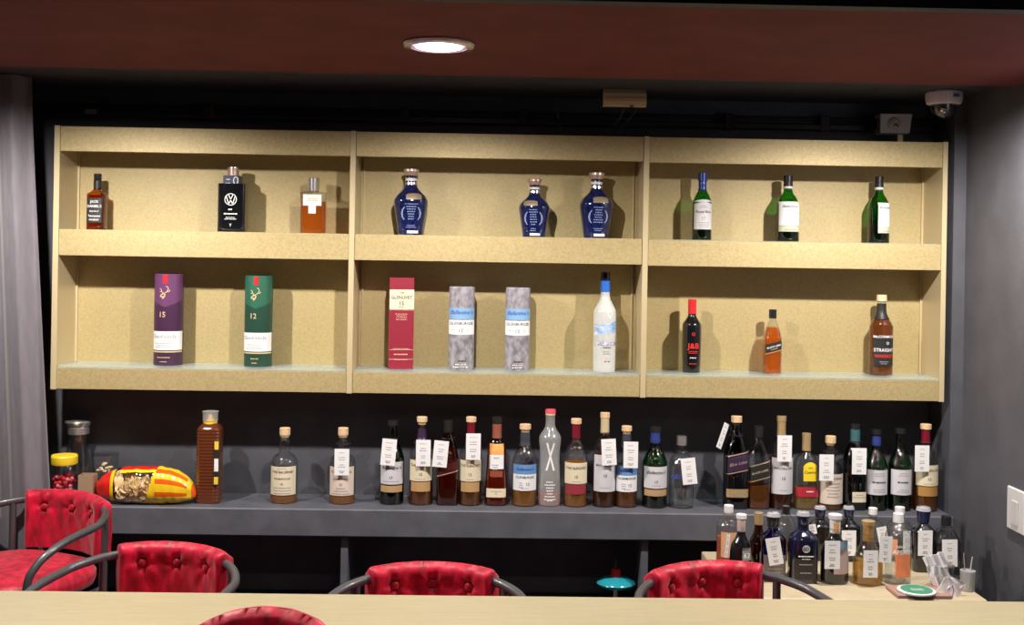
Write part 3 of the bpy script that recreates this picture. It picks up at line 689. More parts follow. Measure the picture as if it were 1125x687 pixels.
lb('tequila_bottle', D_['r4'], 885.5, 476, 562, 27, 'cue', CLR, W4, .28, caps=[('cap', .90, 1.0, .34, .36, GOLDF)], foils=[(.77, .90, GOLDF)],
   labels=[(.38, .58, .56, pm('yellow_label', (.90, .66, .02), .5), dict(dx=.15, arch=.05, t=[('Jose', 0, .56, .006, INK, .4), ('Cuervo', 0, .50, .010, INK, .5)])), (.17, .30, .95, pm('tequila_red_band', (.42, .02, .04), .5), dict(lines=[(.15, .235, .5, 1, .012, WINK)]))])
D_['r5'] = 'clear bottle with wooden cap, broad pale pink label and tag'
lb('whisky_bottle', D_['r5'], 912, 479, 561, 27, 'balv', CLR, W2, .10, caps=cap_wood(.90, .42), labels=[(.09, .50, .94, PINKL, dict(t=[('BALVENIE', .2, .44, .008, INK, .7)], lines=[(0, .36, .6, 5, .012, GREYI)]))])
D_['r6'] = 'tall dark green three-sided bottle with teal neck foil and small cream label low down'
lb('whisky_bottle', D_['r6'], 939, 466, 562, 26, 'tri', glass('deep_green_glass', (.04, .16, .07), (.01, .04, .02)), DGL, .4, caps=cap_blk(.94, .42), foils=[(.80, .94, pm('teal_foil', (.07, .18, .20), .35, .3))], labels=[(.10, .22, .60, CREAM, dict(dx=.15, lines=[(0, .18, .6, 2, .009, GREYI)]))])
for key, cx, t, w_, lab, fo in (('r7', 962.5, 472, 24, 'green bottle with grey-white label and a blue red striped neck seal', [(.80, .92, BLUF)]), ('r8', 988.5, 471, 25, 'green bottle with grey-white label and plain bare neck under a black stopper', [])):
    D_[key] = lab
    lb('whisky_bottle', lab, cx, t, 561, w_, 'ball', GRN, DGL, .25, caps=cap_blk(.94, .46), foils=fo,
       labels=[(.20, .51, .92, LGREY, dict(lines=[(0, .46, .5, 2, .008, GREYI), (0, .345, .8, 1, .018, INK), (0, .26, .6, 2, .008, GREYI)]))])
liv('r9', 'cork-topped red-necked bottle with tag at the wall end of the ledge', 1016.5, 466, 562, 27, num='12', lower=pm('ochre_band', (.42, .22, .06), .5), lz=(.30, .54))

T = 'white paper tag hung on the '
for key, cx, cy, tl, rz, ds in (
    ('b2', 375.5, 508, 0, 0, 'second bulb-necked cream-labelled bottle'),
    ('l3', 427, 497, .08, 0, 'first dark green bottle of the row'),
    ('l4', 465, 498, 0, 0, 'bottle with the dark purple neck'),
    ('l5', 484, 499, .08, 0, 'dark amber square bottle, beside its neck'),
    ('l6', 520, 491, 0, 0, 'red-necked bottle next to the waisted amber one'),
    ('l11', 669, 497, -.06, 0, 'tall gold-necked bottle beside the orange wooden cap'),
    ('l12', 693, 500, 0, 0, 'bottle with flat orange wooden cap and blue band'),
    ('l14', 757, 518, -.12, 0, 'clear vodka bottle with silver cap'),
    ('r3', 862, 493, 0, 0, 'gold-necked bottle next to the yellow label'),
    ('r5', 908, 514, 0, 0, 'wide pink-labelled bottle on the ledge'),
    ('r6', 944, 507, 0, 0, 'tall three-sided green bottle'),
    ('r9', 1013, 504, 0, 0, 'last bottle of the ledge by the wall')):
    hang_tag(T+ds, cx, cy, 16, 29, D_[key], tl, rz=rz)
hang_tag(T+'big square bottle with navy label, swung sideways', 794, 479, 8, 29, D_['r1'], .45, yoff=.0, rz=.6)

# ---------------------------------------------------------------- bottles on the low counter
LC = 'bottles crowded on the low beige counter'
def cb(key, lab, cx, top, base, w_, Y, kind, g, liq=None, fill=.4, **k):
    D_[key] = lab; k.setdefault('group', LC)
    return bottle(k.pop('name', 'gin_bottle'), lab, cx, top, base, w_, Y, BZ, kind, g, liq, fill, **k)
RING = lambda m, z=.82, r=.52, r1=.56: [('cap', z, .97, r*.85, r, m), ('cap_top', .965, 1.0, r1, r1*.96, m)]
SILT = pm('clear_stopper_top', (.55, .56, .62), .15, .3, coat=1)
def gincap(m, z=.80): return [('cap', z, .94, .42, .50, m), ('cap_top', .94, 1.0, .53, .46, SILT)]
# back row
cb('c1', 'clear bottle with white cap and orange drink at the open end of the low counter', 800, 555, 634, 26, 3.74, 'aps', CLR, W5, .50, caps=[('cap', .87, 1.0, .40, .40, WCAP)], labels=[(.2, .6, .75, pm('peach_label', (.75, .42, .24), .5), {})])
cb('c3', 'bottle with orange wooden neck seal squeezed behind the tilted tag', 833, 563, 636, 24, 3.75, 'pear', glass('dark_amber_glass', (.35, .16, .06), (.05, .02, .01)), W3, .5, caps=[('cap', .78, 1.0, .40, .42, GOLDF)])
cb('c5', 'clear sloping-shouldered bottle with small black cap, second rank of the low counter', 863, 556, 631, 26, 3.86, 'jw', CLR, W2, .3, caps=cap_blk(.84, .32))
cb('c7', 'black bottle with broad navy stopper behind the emblem bottle', 900.5, 556, 632, 25, 3.86, 'oct', DRKG, caps=gincap(NAVYC))
cb('c9', 'bottle with navy stopper, clear neck and tag behind the amber decanter', 932, 556, 632, 24, 3.86, 'oct', glass('grey_glass', (.35, .36, .38), (.06, .06, .07)), W3, .55, caps=gincap(NAVYC))
cb('c11', 'clear bottle with white screw cap between the navy stopper and the peach bottle', 958.5, 558, 631, 25, 3.86, 'abs', CLR, caps=[('cap', .87, 1.0, .38, .38, WCAP)])
cb('c13', 'clear bottle with white screw cap directly behind the peach bottle', 988, 557, 632, 27, 3.86, 'abs', CLR, caps=[('cap', .87, 1.0, .40, .40, WCAP)])
cb('c14', 'dark bottle with tall navy stopper bearing a tag, beside the white napkin', 1014, 557, 636, 25, 3.73, 'oct', DRKG, caps=[('cap', .76, .94, .50, .62, NAVYC), ('cap_top', .94, 1.0, .66, .58, SILT)])
cb('c15', 'clear square bottle with small black cap and tag in the wall corner', 1039, 567, 639, 27, 3.71, 'jw', glass('grey_clear_glass', (.6, .62, .64), (.12, .12, .13)), None, caps=cap_blk(.84, .40), name='whisky_bottle')
# front row
cb('c2', 'black bottle with white stopper and small label reading 63', 814, 565, 641, 25, 3.62, 'dec', DRKG, caps=[('cap', .70, .93, .36, .38, pm('pinkish_cap', (.62, .50, .50), .4)), ('cap_top', .93, 1.0, .46, .46, WCAP)], labels=[(.30, .50, .40, pm('grey_small_label', (.25, .26, .25), .5), dict(dx=.35, t=[('63', 0, .38, .016, WINK, .35)]))])
cb('c4', 'blue glass bottle with black faceted stopper and a tilted tag', 849, 563, 643, 27, 3.60, 'oct', glass('cobalt_glass', (.04, .06, .55), (.01, .01, .12)), liquid('cobalt_spirit', (.02, .03, .30), .7), .45, caps=[('cap', .80, .94, .46, .56, BLKC), ('cap_top', .94, 1.0, .60, .5, SILT)], labels=[(.06, .40, .9, pm('silver_brown_label', (.20, .16, .16), .35, .3), dict(lines=[(0, .3, .6, 4, .012, GREYI)]))])
cb('c6', 'square navy bottle with round white monogram and silver lettering, no tag', 882, 562, 643, 31, 3.59, 'oct', pm('navy_glass', (.008, .01, .045), .07, coat=1, col2=(.006, .007, .012), nscale=14), caps=[('cap', .80, .94, .38, .46, NAVYC), ('cap_top', .94, 1.0, .50, .42, SILT)],
   labels=[(.06, .36, .80, pm('dark_brown_label', (.03, .024, .022), .4), dict(lines=[(0, .27, .5, 1, .01, GREYI), (0, .15, .45, 1, .01, GREYI)]))],
   prints=[('#', 0, .385, .010, WINK, .55, 1), ('#', 0, .35, .006, WINK, .4, 1)])
o = [q for q in bpy.data.objects if q.get('label') == D_['c6']][0]
m = MB(); X, Y, zb, H, R, rad = NECK[D_['c6']]; yf = -R*.85-.0016; cz = .50*H
b_ = len(m.v); m.v += [(.0125*math.cos(2*PI*q/24), yf, cz+.0125*math.sin(2*PI*q/24)) for q in range(24)]; m.quad_faces([tuple(range(b_, b_+24))])
e_ = m.build('emblem', pm('grey_white_print', (.5, .5, .54), .5), o)
m = MB(); add_text(m, 'BD', 0, cz, .011, lambda x, z: yf-.0006); m.build('lettering', INK, e_)
cb('c8', 'rounded black decanter with white and wood stopper and straight tag', 917, 565, 644, 31, 3.58, 'dec', DRKG, caps=[('cap', .68, .93, .36, .38, WCAP), ('cap_top', .93, 1.0, .46, .48, WCAP)], foils=[],
   labels=[(.16, .50, .6, pm('mauve_label', (.42, .32, .32), .5), dict(dx=.3)), (.50, .62, .6, pm('slate_blue_label', (.08, .13, .17), .5), dict(dx=.3)), (.74, .88, .20, pm('orange_wood_inlay', (.65, .32, .12), .5), {})])
cb('c10', 'teardrop decanter of golden whisky with tall gold cork', 953.5, 572, 646, 33, 3.57, 'pear', CLR, W4, .40, caps=[('cap', .68, .93, .36, .36, pm('amber_gold_cap', (.62, .36, .12), .4, .3)), ('cap_top', .93, 1.0, .42, .44, GOLDF)], name='whisky_decanter')
cb('c12', 'clear vodka bottle with white cap and round orange peach picture', 986.5, 564, 644, 28, 3.58, 'aps', CLR, liquid('clear_spirit', (.93, .94, .95), .06), .1, caps=[('cap', .87, 1.0, .42, .40, WCAP)],
   labels=[(.12, .42, .62, pm('peach_print', (.85, .30, .12), .5, col2=(.75, .22, .10), nscale=40), dict(arch=.06, dx=.1)), (.44, .66, .22, pm('peach_leaf', (.80, .36, .20), .5), dict(dx=-.6))],
   prints=[('ABSOLUT', .1, .56, .008, WINK, .7), ('APEACH', .1, .48, .014, WINK, .8)], name='vodka_bottle')
for key, cx, cy, w_, h_, tl, yo, ds in (
    ('c4', 851, 606, 16, 30, -.18, .012, 'blue glass bottle, strongly tilted'),
    ('c7', 892, 582, 10, 11, -.2, .012, 'black bottle behind the emblem bottle, mostly hidden'),
    ('c8', 914.5, 610, 17, 31, 0, .012, 'rounded black decanter'),
    ('c9', 932.5, 597, 16, 28, 0, .012, 'clear-necked bottle with navy stopper in the back rank'),
    ('c10', 956.5, 620, 16, 30, 0, .010, 'golden teardrop decanter'),
    ('c11', 970, 590, 11, 22, -.2, .018, 'white-capped bottle left behind the peach bottle'),
    ('c12', 973, 604, 14, 29, .04, .016, 'vodka bottle with the peach picture'),
    ('c13', 996, 598, 8, 29, 0, .010, 'white-capped bottle directly behind the peach bottle'),
    ('c14', 1016.5, 597, 16, 28, 0, .012, 'dark bottle with tall navy stopper'),
    ('c15', 1043.5, 608, 17, 30, -.02, .012, 'square bottle in the wall corner')):
    hang_tag(T+ds, cx, cy, w_, h_, D_[key], tl, yo)
# little paper strip on the peach drink bottle
hang_tag('narrow white paper slip hanging on the bottle of orange drink at the counter end', 799, 600, 3.5, 26, D_['c1'], .12, .01)

# ---------------------------------------------------------------- small things on the ledge
def lathe(name, prof, mat, parent, seg=32, loc=None, smooth=35):
    m = MB(); m.rings([[(r*math.cos(t), r*math.sin(t), z) for t in [2*PI*q/seg for q in range(seg)]] for r, z in prof])
    o = m.build(name, mat, parent, True, smooth)
    return o
def pt(cx, cy, Y): return at(cx, cy, Y)[0]
s_ = 4.02/F
x = pt(86, 500, 4.13); H = at(86, 461, 4.13)[1]-LZ
o = thing('carafe', 'clear glass carafe with flared silver lid standing on the ledge by the curtain', 'carafe', (x, 4.13, LZ))
lathe('glass_body', [(.052, 0), (.057, .01), (.057, .05), (.053, .10), (.043, .15), (.036, .19), (.0355, .235), (.037, H-.035)], glass('bright_carafe_glass', (.9, .92, .93), (.5, .52, .55), refl=2.6, rough=.14), o)
lathe('collar', [(.0385, H-.052), (.0385, H-.030)], SILV, o)
lathe('lid', [(.034, H-.03), (.038, H-.026), (.046, H-.014), (.049, H-.008), (.045, H-.003), (.02, H)], SILV, o)
x = pt(70, 525, 4.0)
jx = x
o = thing('candy_jar', 'round clear jar with yellow screw lid holding red sweets', 'jar', (x, 4.0, LZ))
JH = at(70, 500, 4.0)[1]-LZ
lathe('jar_body', [(.045, 0), (.05, .006), (.051, JH-.055), (.046, JH-.035), (.042, JH-.03)], PET, o)
lathe('lid', [(.045, JH-.032), (.047, JH-.028), (.047, JH-.004), (.044, JH)], pm('yellow_lid', (.85, .60, .03), .4), o)
m = MB()
for k in range(130):
    a = RND.uniform(0, 2*PI); r = .036*math.sqrt(RND.random()); z = LZ*0+.012+RND.random()*.085
    c = Vector((r*math.cos(a), r*math.sin(a), z)); q = .0075
    m.rings([[(c.x+q*kk*math.cos(t), c.y+q*kk*math.sin(t), c.z+h*q) for t in [PI/3*j for j in range(6)]] for kk, h in ((.4, -.9), (1, -.3), (1, .3), (.4, .9))], mi=k % 3)
sw = m.build('sweets', [pm('red_sweet', (.65, .02, .04), .3), pm('pink_sweet', (.75, .2, .25), .3), pm('dark_sweet', (.3, .01, .02), .3)], None, True)
sw.location = (jx, 4.0, LZ); tag(sw, 'red and pink wrapped sweets inside the yellow-lidded jar', 'sweets'); sw['kind'] = 'stuff'
x = pt(115, 512, 4.11); GH = at(115, 499, 4.11)[1]-LZ
o = thing('drinking_glass', 'clear tumbler of snack pieces behind the crisp bag', 'glass', (x, 4.11, LZ))
lathe('glass_body', [(.036, 0), (.038, .004), (.050, GH)], CLR, o)
m = MB()
for k in range(40):
    a = RND.uniform(0, 2*PI); r = .028*math.sqrt(RND.random()); c = Vector((r*math.cos(a), r*math.sin(a), .012+RND.random()*(GH-.05))); q = .008
    m.rings([[(c.x+q*kk*math.cos(t), c.y+q*kk*math.sin(t), c.z+h*q*.7) for t in [PI/3*j for j in range(6)]] for kk, h in ((.5, -.8), (1, 0), (.5, .8))])
sw = m.build('snack_pieces', pm('pale_snack', (.72, .58, .38), .7), None, True); sw.location = (x, 4.11, LZ)
tag(sw, 'pale broken snack pieces heaped in the tumbler', 'snack'); sw['kind'] = 'stuff'
# cardboard box
xa, xb = at(74, 530, 3.985)[0], at(103, 530, 3.985)[0]
zt = at(90, 522, 3.985)[1]
o = thing('cardboard_box', 'small open brown cardboard box between the jar and the crisp bag', 'box', ((jx+.06+xb)/2, 4.0, LZ))
m = MB(); wb = (xb-jx-.06)/2; hb = zt-LZ
m.box(-wb, wb, -.024, -.021, 0, hb).box(-wb, wb, .021, .024, 0, hb).box(-wb, -wb+.003, -.021, .021, 0, hb).box(wb-.003, wb, -.021, .021, 0, hb).box(-wb, wb, -.024, .024, 0, .003)
m.build('carton', pm('brown_cardboard', (.34, .22, .14), .8), o)
# crisp bag : pillow with printed ends and a clear window
xa, xb = at(106, 535, 4.01)[0], at(216, 535, 4.01)[0]; zt = at(160, 512, 4.01)[1]
L2 = (xb-xa)/2; Hh = (zt-LZ)/2
o = thing('crisp_bag', 'red and yellow bag of crisps with clear window lying on the ledge', 'bag', ((xa+xb)/2, 4.005, LZ+Hh))
m = MB(); nu, nv = 56, 48; rings = []
for i in range(nu+1):
    u = -1+2*i/nu; e = (1-abs(u)**3.0)**.55 if abs(u) < 1 else 0
    hz = max(.006, Hh*e); hy = max(.004, .055*e)
    if u < -.8: hz = max(hz, Hh*.35)
    zo = -(Hh-hz)*.55 if u > 0 else -(Hh-hz)*.3
    ring = []
    for j in range(nv):
        t = 2*PI*j/nv
        wr = 1+.018*math.sin(u*19+2*t)+.014*math.sin(u*37-3*t+1)+.05*math.exp(-((abs(u)-.9)/.12)**2)*math.sin(7*t)
        zz = hz*abs(math.sin(t))**.75*(1 if math.sin(t) > 0 else -1)*wr+zo
        ring.append((u*L2, hy*math.cos(t)*wr, max(-Hh+.0008, min(Hh, zz))))
    rings.append(ring)
k0 = len(m.f); m.rings(rings)
for i in range(nu):
    for j in range(nv):
        u = -1+2*(i+.5)/nu; t = 2*PI*(j+.5)/nv; s2 = math.sin(t); front = math.cos(t) < .35
        if u < -.64: mi = 0
        elif u < -.56: mi = 1
        elif u < .14+.12*s2:
            mi = 2
            if s2 > .72 and u > -.45: mi = 0 if s2 > .86 else 1
            if s2 < -.72: mi = 3
        elif u < .86:
            mi = 1
            if s2 < -.5 and u < .5: mi = 1
            elif u > .24 and min(abs(s2-.80), abs(s2-.30), abs(s2+.22)) < .13: mi = 4
        else: mi = 1 if u < .93 else 4
        m.m[k0+i*nv+j] = mi
m.build('bag_film', [pm('red_film', (.72, .02, .015), .25, coat=.7), pm('yellow_film', (.90, .60, .02), .25, coat=.7), glass('clear_film', (.97, .95, .92), (.7, .68, .62), rough=.12), pm('silver_film', (.55, .5, .5), .25, .5), pm('orange_red_film', (.80, .12, .01), .25, coat=.7)], o, True, 60)
m = MB()
for k in range(95):
    u = RND.uniform(-.56, .14); a = RND.uniform(PI*.55, PI*1.45); r = .5*math.sqrt(RND.random())+.32
    c = Vector((u*L2, .055*r*math.cos(a), Hh*.78*r*math.sin(a)-.004)); R3 = Matrix.Rotation(RND.uniform(0, 6), 3, 'Z') @ Matrix.Rotation(RND.uniform(-1, 1), 3, 'X') @ Matrix.Rotation(PI/2+RND.uniform(-.5, .5), 3, 'Y')
    q = RND.uniform(.017, .023); rr = []
    for kk in (0.02, .5, 1):
        rr.append([c+R3 @ Vector((q*kk*math.cos(t), q*.8*kk*math.sin(t), .35*q*kk*kk*math.cos(2*t))) for t in [PI/5*j for j in range(10)]])
    for kk in (1, .02):
        rr.append([c+R3 @ Vector((q*kk*math.cos(t), q*.8*kk*math.sin(t), .35*q*kk*kk*math.cos(2*t)+.0015)) for t in [PI/5*j for j in range(10)]])
    m.rings(rr)
sw = m.build('crisps', pm('crisp', (.92, .72, .42), .6, noise=.08, nscale=60), None, True); sw.location = ((xa+xb)/2, 4.005, LZ+Hh)
tag(sw, 'pale round crisps heaped behind the clear window of the bag', 'crisps'); sw['kind'] = 'stuff'
# squeeze bottle
x = pt(230.5, 500, 4.04); H = at(231, 452, 4.04)[1]-LZ; R = 13.5/F*4.04
o = thing('syrup_bottle', 'tall ribbed brown plastic bottle with yellow nozzle, beside the crisp bag', 'bottle', (x, 4.04, LZ), 0)
prof = [(R*.93, 0), (R, .006)]
zz = .012
zz_top = H*.80
while zz < zz_top: prof += [(R*1.0, zz), (R*.955, zz+.0035), (R*.955, zz+.0055), (R, zz+.009)]; zz += .0115
prof += [(R*.93, H*.82), (R*.7, H*.86), (R*.48, H*.875)]
m = MB(); m.rings([[(r*math.cos(t)*(abs(math.cos(t))**4+abs(math.sin(t))**4)**-.25, r*.9*math.sin(t)*(abs(math.cos(t))**4+abs(math.sin(t))**4)**-.25, z) for t in [2*PI*q/32 for q in range(32)]] for r, z in prof])
m.build('bottle_body', pm('brown_translucent_plastic', (.11, .028, .010), .16, coat=.8), o, True, 60)
lathe('nozzle', [(R*.55, H*.865), (R*.55, H*.895), (R*.3, H*.90), (R*.12, H*.965)], pm('yellow_nozzle', (.85, .60, .04), .4), o)
lathe('overcap', [(R*.60, H*.897), (R*.60, H*.98), (R*.66, H)], glass('milky_cap', (.85, .82, .75), (.5, .45, .38), frost=.25), o)
lb_ = MB().box(R*.55, R*.98, -R*.95, -R*.90, H*.20, H*.70, b=.001).build('label', BLKL, o)
for nm, z0, z1, mt in (('label_print', .60, .69, pm('yellow_print', (.85, .58, .05), .5)), ('white_sticker', .36, .50, PAPER), ('label_print', .22, .30, MATS['yellow_print'])):
    MB().box(R*.60, R*.93, -R*.956, -R*.951, H*z0, H*z1).build(nm, mt, lb_)

# ---------------------------------------------------------------- teal disc lamp thing under the ledge
x, z = at(676.5, 640, 4.05)
o = thing('oil_burner', 'small teal disc-shaped vessel with red collar and dark tip under the ledge', 'vessel', (x, 4.05, .3405))
q = z-.34
lathe('foot', [(.03, 0), (.03, .004), (.01, .01), (.009, q-.022)], SILV, o, 20)
lathe('disc_body', [(.015, q-.026), (.05, q-.018), (.068, q-.008), (.073, q), (.068, q+.008), (.045, q+.018), (.018, q+.022)], pm('teal_glaze', (.02, .33, .42), .18, coat=.8), o)
lathe('collar', [(.018, q+.020), (.020, q+.022), (.017, q+.048), (.013, q+.05)], REDB, o, 20)
lathe('tip', [(.009, q+.05), (.010, q+.052), (.007, q+.075), (.008, q+.086), (.004, q+.09)], BLKC, o, 16)

# ---------------------------------------------------------------- glasses, napkin, coaster on the low counter
x, z = at(1037, 643, 3.50)
o = thing('drinking_glass', 'clear tumbler stuffed with a crumpled napkin on the low counter', 'glass', (x, 3.52, BZ))
gh = at(1040, 621, 3.52)[1]-BZ
lathe('glass_body', [(.030, 0), (.032, .004), (.039, gh)], CLR, o)
lathe('rim', [(.0395, gh-.002), (.0400, gh), (.0385, gh+.001)], PET, o)
def napkin(left, right, Y, seed, amp=.010):
    """creased paper sheet between a left and a right edge"""
    rn = random.Random(seed); L_ = [at(a, b, Y) for a, b in left]; R_ = [at(a, b, Y) for a, b in right]
    cx = sum(p[0] for p in L_+R_)/len(L_+R_); nu = 7 if amp > .005 else 5
    ph = rn.uniform(0, 6)
    rows = []
    for k in range(len(L_)):
        row = []
        for i in range(nu):
            u = i/(nu-1); x = L_[k][0]+(R_[k][0]-L_[k][0])*u; z = L_[k][1]+(R_[k][1]-L_[k][1])*u
            y = amp*(1 if (i+k//2) % 2 else -1)*rn.uniform(.4, 1)-amp*.8*math.sin(PI*u)
            row.append((x-cx, y, z))
        rows.append(row)
    m = MB(); m.rings([[(x, y-.0012, z) for x, y, z in r_]+[(x, y+.0012, z) for x, y, z in reversed(r_)] for r_ in rows])
    oo = m.build('napkin', pm('napkin_paper', (.80, .78, .82), .85, bump=.5, bscale=50), None, False)
    oo.location = (cx, Y, 0); return oo
a = napkin([(1013, 613), (1017, 622), (1021, 634), (1027, 646), (1031, 655)], [(1035, 606), (1040, 618), (1043, 630), (1048, 642), (1046, 655)], 3.50, 4, .007)
tag(a, 'tall twisted white paper napkin sticking out of the tumbler', 'napkin', 'white paper napkins')
b = napkin([(1038, 634), (1034, 641), (1029, 650), (1022, 663)], [(1048, 635), (1062, 641), (1056, 651), (1057, 663)], 3.44, 9, .0035)
tag(b, 'crumpled white napkin with violet stripe lying before the tumbler', 'napkin', 'white paper napkins')
m = MB(); 
q = [at(*p, 3.428) for p in ((1046, 643), (1048, 650), (1046, 656), (1041, 661))]
m.tube([(u-b.location.x, 3.428-3.44, v) for u, v in q], .0015, 6); m.build('stripe', pm('violet_print', (.18, .10, .28), .6), b)
m = MB(); q = [at(*p, 3.428) for p in ((1052, 644), (1054, 652), (1052, 660))]
m.tube([(u-b.location.x, 3.428-3.44, v) for u, v in q], .0012, 6); m.build('stripe', pm('pink_print', (.6, .25, .28), .6), b)
x, _ = at(1063, 645, 3.50)
o = thing('straw_holder', 'tall narrow milky cup holding stirrers in the wall corner', 'cup', (x, 3.50, BZ))
ch = at(1063, 627, 3.50)[1]-BZ
lathe('cup_body', [(.020, 0), (.021, .003), (.024, ch)], glass('milky_cup', (.8, .8, .82), (.5, .5, .52), frost=.3), o)
for i, (dx, tp, tl) in enumerate(((-.010, 608, -.004), (.008, 612, .006))):
    m = MB(); th = at(1063, tp, 3.50)[1]-BZ
    m.tube([(dx*.3, 0, .004), (dx, 0, ch), (dx+tl, 0, th)], .0022 if i else .0018, 8)
    oo = m.build('stirrer', pm('clear_stirrer', (.5, .46, .44), .3) if i else pm('brown_stirrer', (.38, .27, .24), .4), None, True)
    oo.location = (x, 3.50, BZ); tag(oo, 'grey stirrer with blunt end standing in the milky cup' if i else 'brown thin stirrer leaning in the milky cup', 'stirrer', 'stirrers in the cup')
x, _ = at(1007, 655, 3.44)
o = thing('coaster', 'round green coaster with white rim on the low counter edge', 'coaster', (x, 3.442, BZ+.012))
lathe('rim', [(.055, 0), (.058, .002), (.058, .006), (.055, .007)], WCAP, o, 36)
lathe('centre_disc', [(.048, .007), (.048, .0085)], pm('green_print', (.05, .26, .16), .5), o, 36)
m = MB(); add_lines(m, 0, 0, .055, 2, .012, .004, lambda a, c: 0, RND); m.v = [(v[0], v[2], .0088) for v in m.v]; m.build('lettering', WINK, o)
x, _ = at(1002, 650, 3.50)
tr = MB().box(-.085, .085, -.055, .055, 0, .012, b=.002).build('leather_tray', pm('dull_pink_leather', (.38, .22, .18), .6), None)
tr.location = (x+.005, 3.46, BZ); tag(tr, 'flat pinkish brown slab lying under the green coaster', 'tray')

# ---------------------------------------------------------------- red velvet tub chairs
def chair(label, px, py_top, Yrear, th, top_h=.75, arch=.0, seat_h=.54, group='red velvet tub chairs', back_view=False, name='velvet_chair'):
    """local: seat centre at origin, sitter faces -Y; pad crown at (0,.25)"""
    X, _ = at(px, py_top, Yrear)
    Rx, Ry, oy = .265, .225, .025
    c, s = math.cos(th), math.sin(th); loc = (X + (.25)*s, Yrear - (.25)*c, 0)
    o = thing(name, label, 'chair', loc, th, group)
    tz = top_h-.028
    span = math.radians(41)
    # horseshoe tube with front legs
    pts = [(-.235, -.215, .0), (-.24, -.21, .3), (-.25, -.20, tz-.17), (-.258, -.175, tz-.10), (-.266, -.12, tz-.062), (-.268, -.04, tz-.040)]
    n = 18
    for k in range(1, n):
        t = PI - PI*k/n; pts.append((Rx*math.cos(t), oy+Ry*math.sin(t), tz-.036*(1-math.sin(t))))
    pts += [(.268, -.04, tz-.040), (.266, -.12, tz-.062), (.258, -.175, tz-.10), (.25, -.20, tz-.17), (.24, -.21, .3), (.235, -.215, 0)]
    MB().tube(catmull(pts, 4), .0125, 12).build('arm_frame', TUBE, o, True, 60)
    for sg in (-1, 1):
        t = PI/2 + sg*math.radians(50)
        x1, y1 = Rx*math.cos(t), oy+Ry*math.sin(t)
        MB().tube(catmull([(x1, y1, tz-.012), (x1*1.0, y1, .35), (x1*1.02, y1+.03, .0)], 6), .0115, 10).build('rear_leg', TUBE, o, True, 60)
    # stretcher under the seat
    MB().tube([(-.24, -.20, seat_h-.10), (.24, -.20, seat_h-.10)], .009, 8).build('seat_rail', TUBE, o, True)
    MB().tube([(-.2, .165, seat_h-.10), (-.24, -.20, seat_h-.10)], .009, 8).build('seat_rail', TUBE, o, True)
    MB().tube([(.2, .165, seat_h-.10), (.24, -.20, seat_h-.10)], .009, 8).build('seat_rail', TUBE, o, True)
    # seat cushion
    m = MB(); rr = []
    rn = random.Random(len(label))
    for rf, zf in ((.80, 0), (.97, .12), (1, .35), (1.0, .60), (.95, .85), (.82, .96), (.55, 1.02), (.25, 1.04), (.03, 1.04)):
        rr.append([(.228*rf*math.cos(t)*(abs(math.cos(t))**3+abs(math.sin(t))**3)**(-1/3), .218*rf*math.sin(t)*(abs(math.cos(t))**3+abs(math.sin(t))**3)**(-1/3)-.015, seat_h-.085+.082*zf) for t in [2*PI*q/48 for q in range(48)]])
    m.rings(rr).build('seat_cushion', VELVET, o, True, 70)
    # tufted back pad wrapped round the tube
    zb, zt = seat_h-.01, top_h
    nu, nf = 72, 30; thk = .028; buttons = [(-.60, zt-.058), (0, zt-.055), (.60, zt-.058)]
    arc = Rx*span
    m = MB(); rings = []
    for i in range(nu+1):
        u = -1+2*i/nu; t = PI/2 - u*span; edge = min(1, (1-abs(u))/.07); er = math.sqrt(max(0, 1-(1-edge)**2))
        tk = .014+(thk-.014)*er
        ztt = zt + arch*(1-abs(u)**2.2) - .006*u*u - (1-er)*.006
        prof = []
        for j in range(nf+1):
            v = j/nf; z = zb+(ztt-zb)*v
            off = -tk*min(1, math.sqrt(max(0, 1-max(0, (z-(ztt-.026))/.026)**2)))
            off = min(off, -.003) 
            g = 0
            for bu, bz in buttons:
                du = (u-bu)*arc; dz = z-bz-(arch*(1-abs(u)**2.2)); r = math.hypot(du, dz); an = math.atan2(dz, du)
                g += .017*math.exp(-(r/.017)**2) + (.0030*math.cos(6*an+bu*9)+.002*math.cos(3*an+2+bu*5))*math.exp(-(r/.05)**1.5)*min(1, r/.012)
            g += .0010*math.sin(u*17+z*45)
            prof.append((off+g*(1 if not back_view else .3), z))
        for j in range(1, 6): a = PI*j/6; prof.append((-tk*.0+ .003*math.cos(PI-a) + 0, ztt+.0005*math.sin(a)))
        for j in range(11):
            v = 1-j/10; z = zb+(ztt-zb)*v
            off = tk*min(1, math.sqrt(max(0, 1-max(0, (z-(ztt-.026))/.026)**2)))
            prof.append((max(off, .003)+.0015*math.sin(u*19+z*50), z))
        rings.append([((Rx+of)*math.cos(t), oy+(Ry+of)*math.sin(t), z) for of, z in prof])
    m.rings(rings)
    bk = m.build('back_pad', VELVET, o, True, 75)
    for bu, bz in buttons:
        t = PI/2-bu*span; rad_ = -thk+.009
        c_ = Vector(((Rx+rad_)*math.cos(t), oy+(Ry+rad_)*math.sin(t), bz+arch*(1-abs(bu)**2.2)))
        nrm = Vector((-math.cos(t), -math.sin(t), 0)); sx = nrm.cross(Vector((0, 0, 1)))
        m = MB(); m.rings([[c_+nrm*h+(sx*math.cos(a)+Vector((0, 0, 1))*math.sin(a))*r for a in [2*PI*q/14 for q in range(14)]] for r, h in ((.010, -.004), (.0125, .002), (.010, .006), (.004, .008))])
        m.build('tuft_button', VELVET, bk, True, 70)
    return o
chair('red velvet tub chair standing apart by the curtain, its seat showing', 84, 538, 3.82, -.42, .785, seat_h=.60)
chair('red velvet tub chair at the table in front of the apart one, below the crisps', 199, 594, 3.29, -.24, .75)
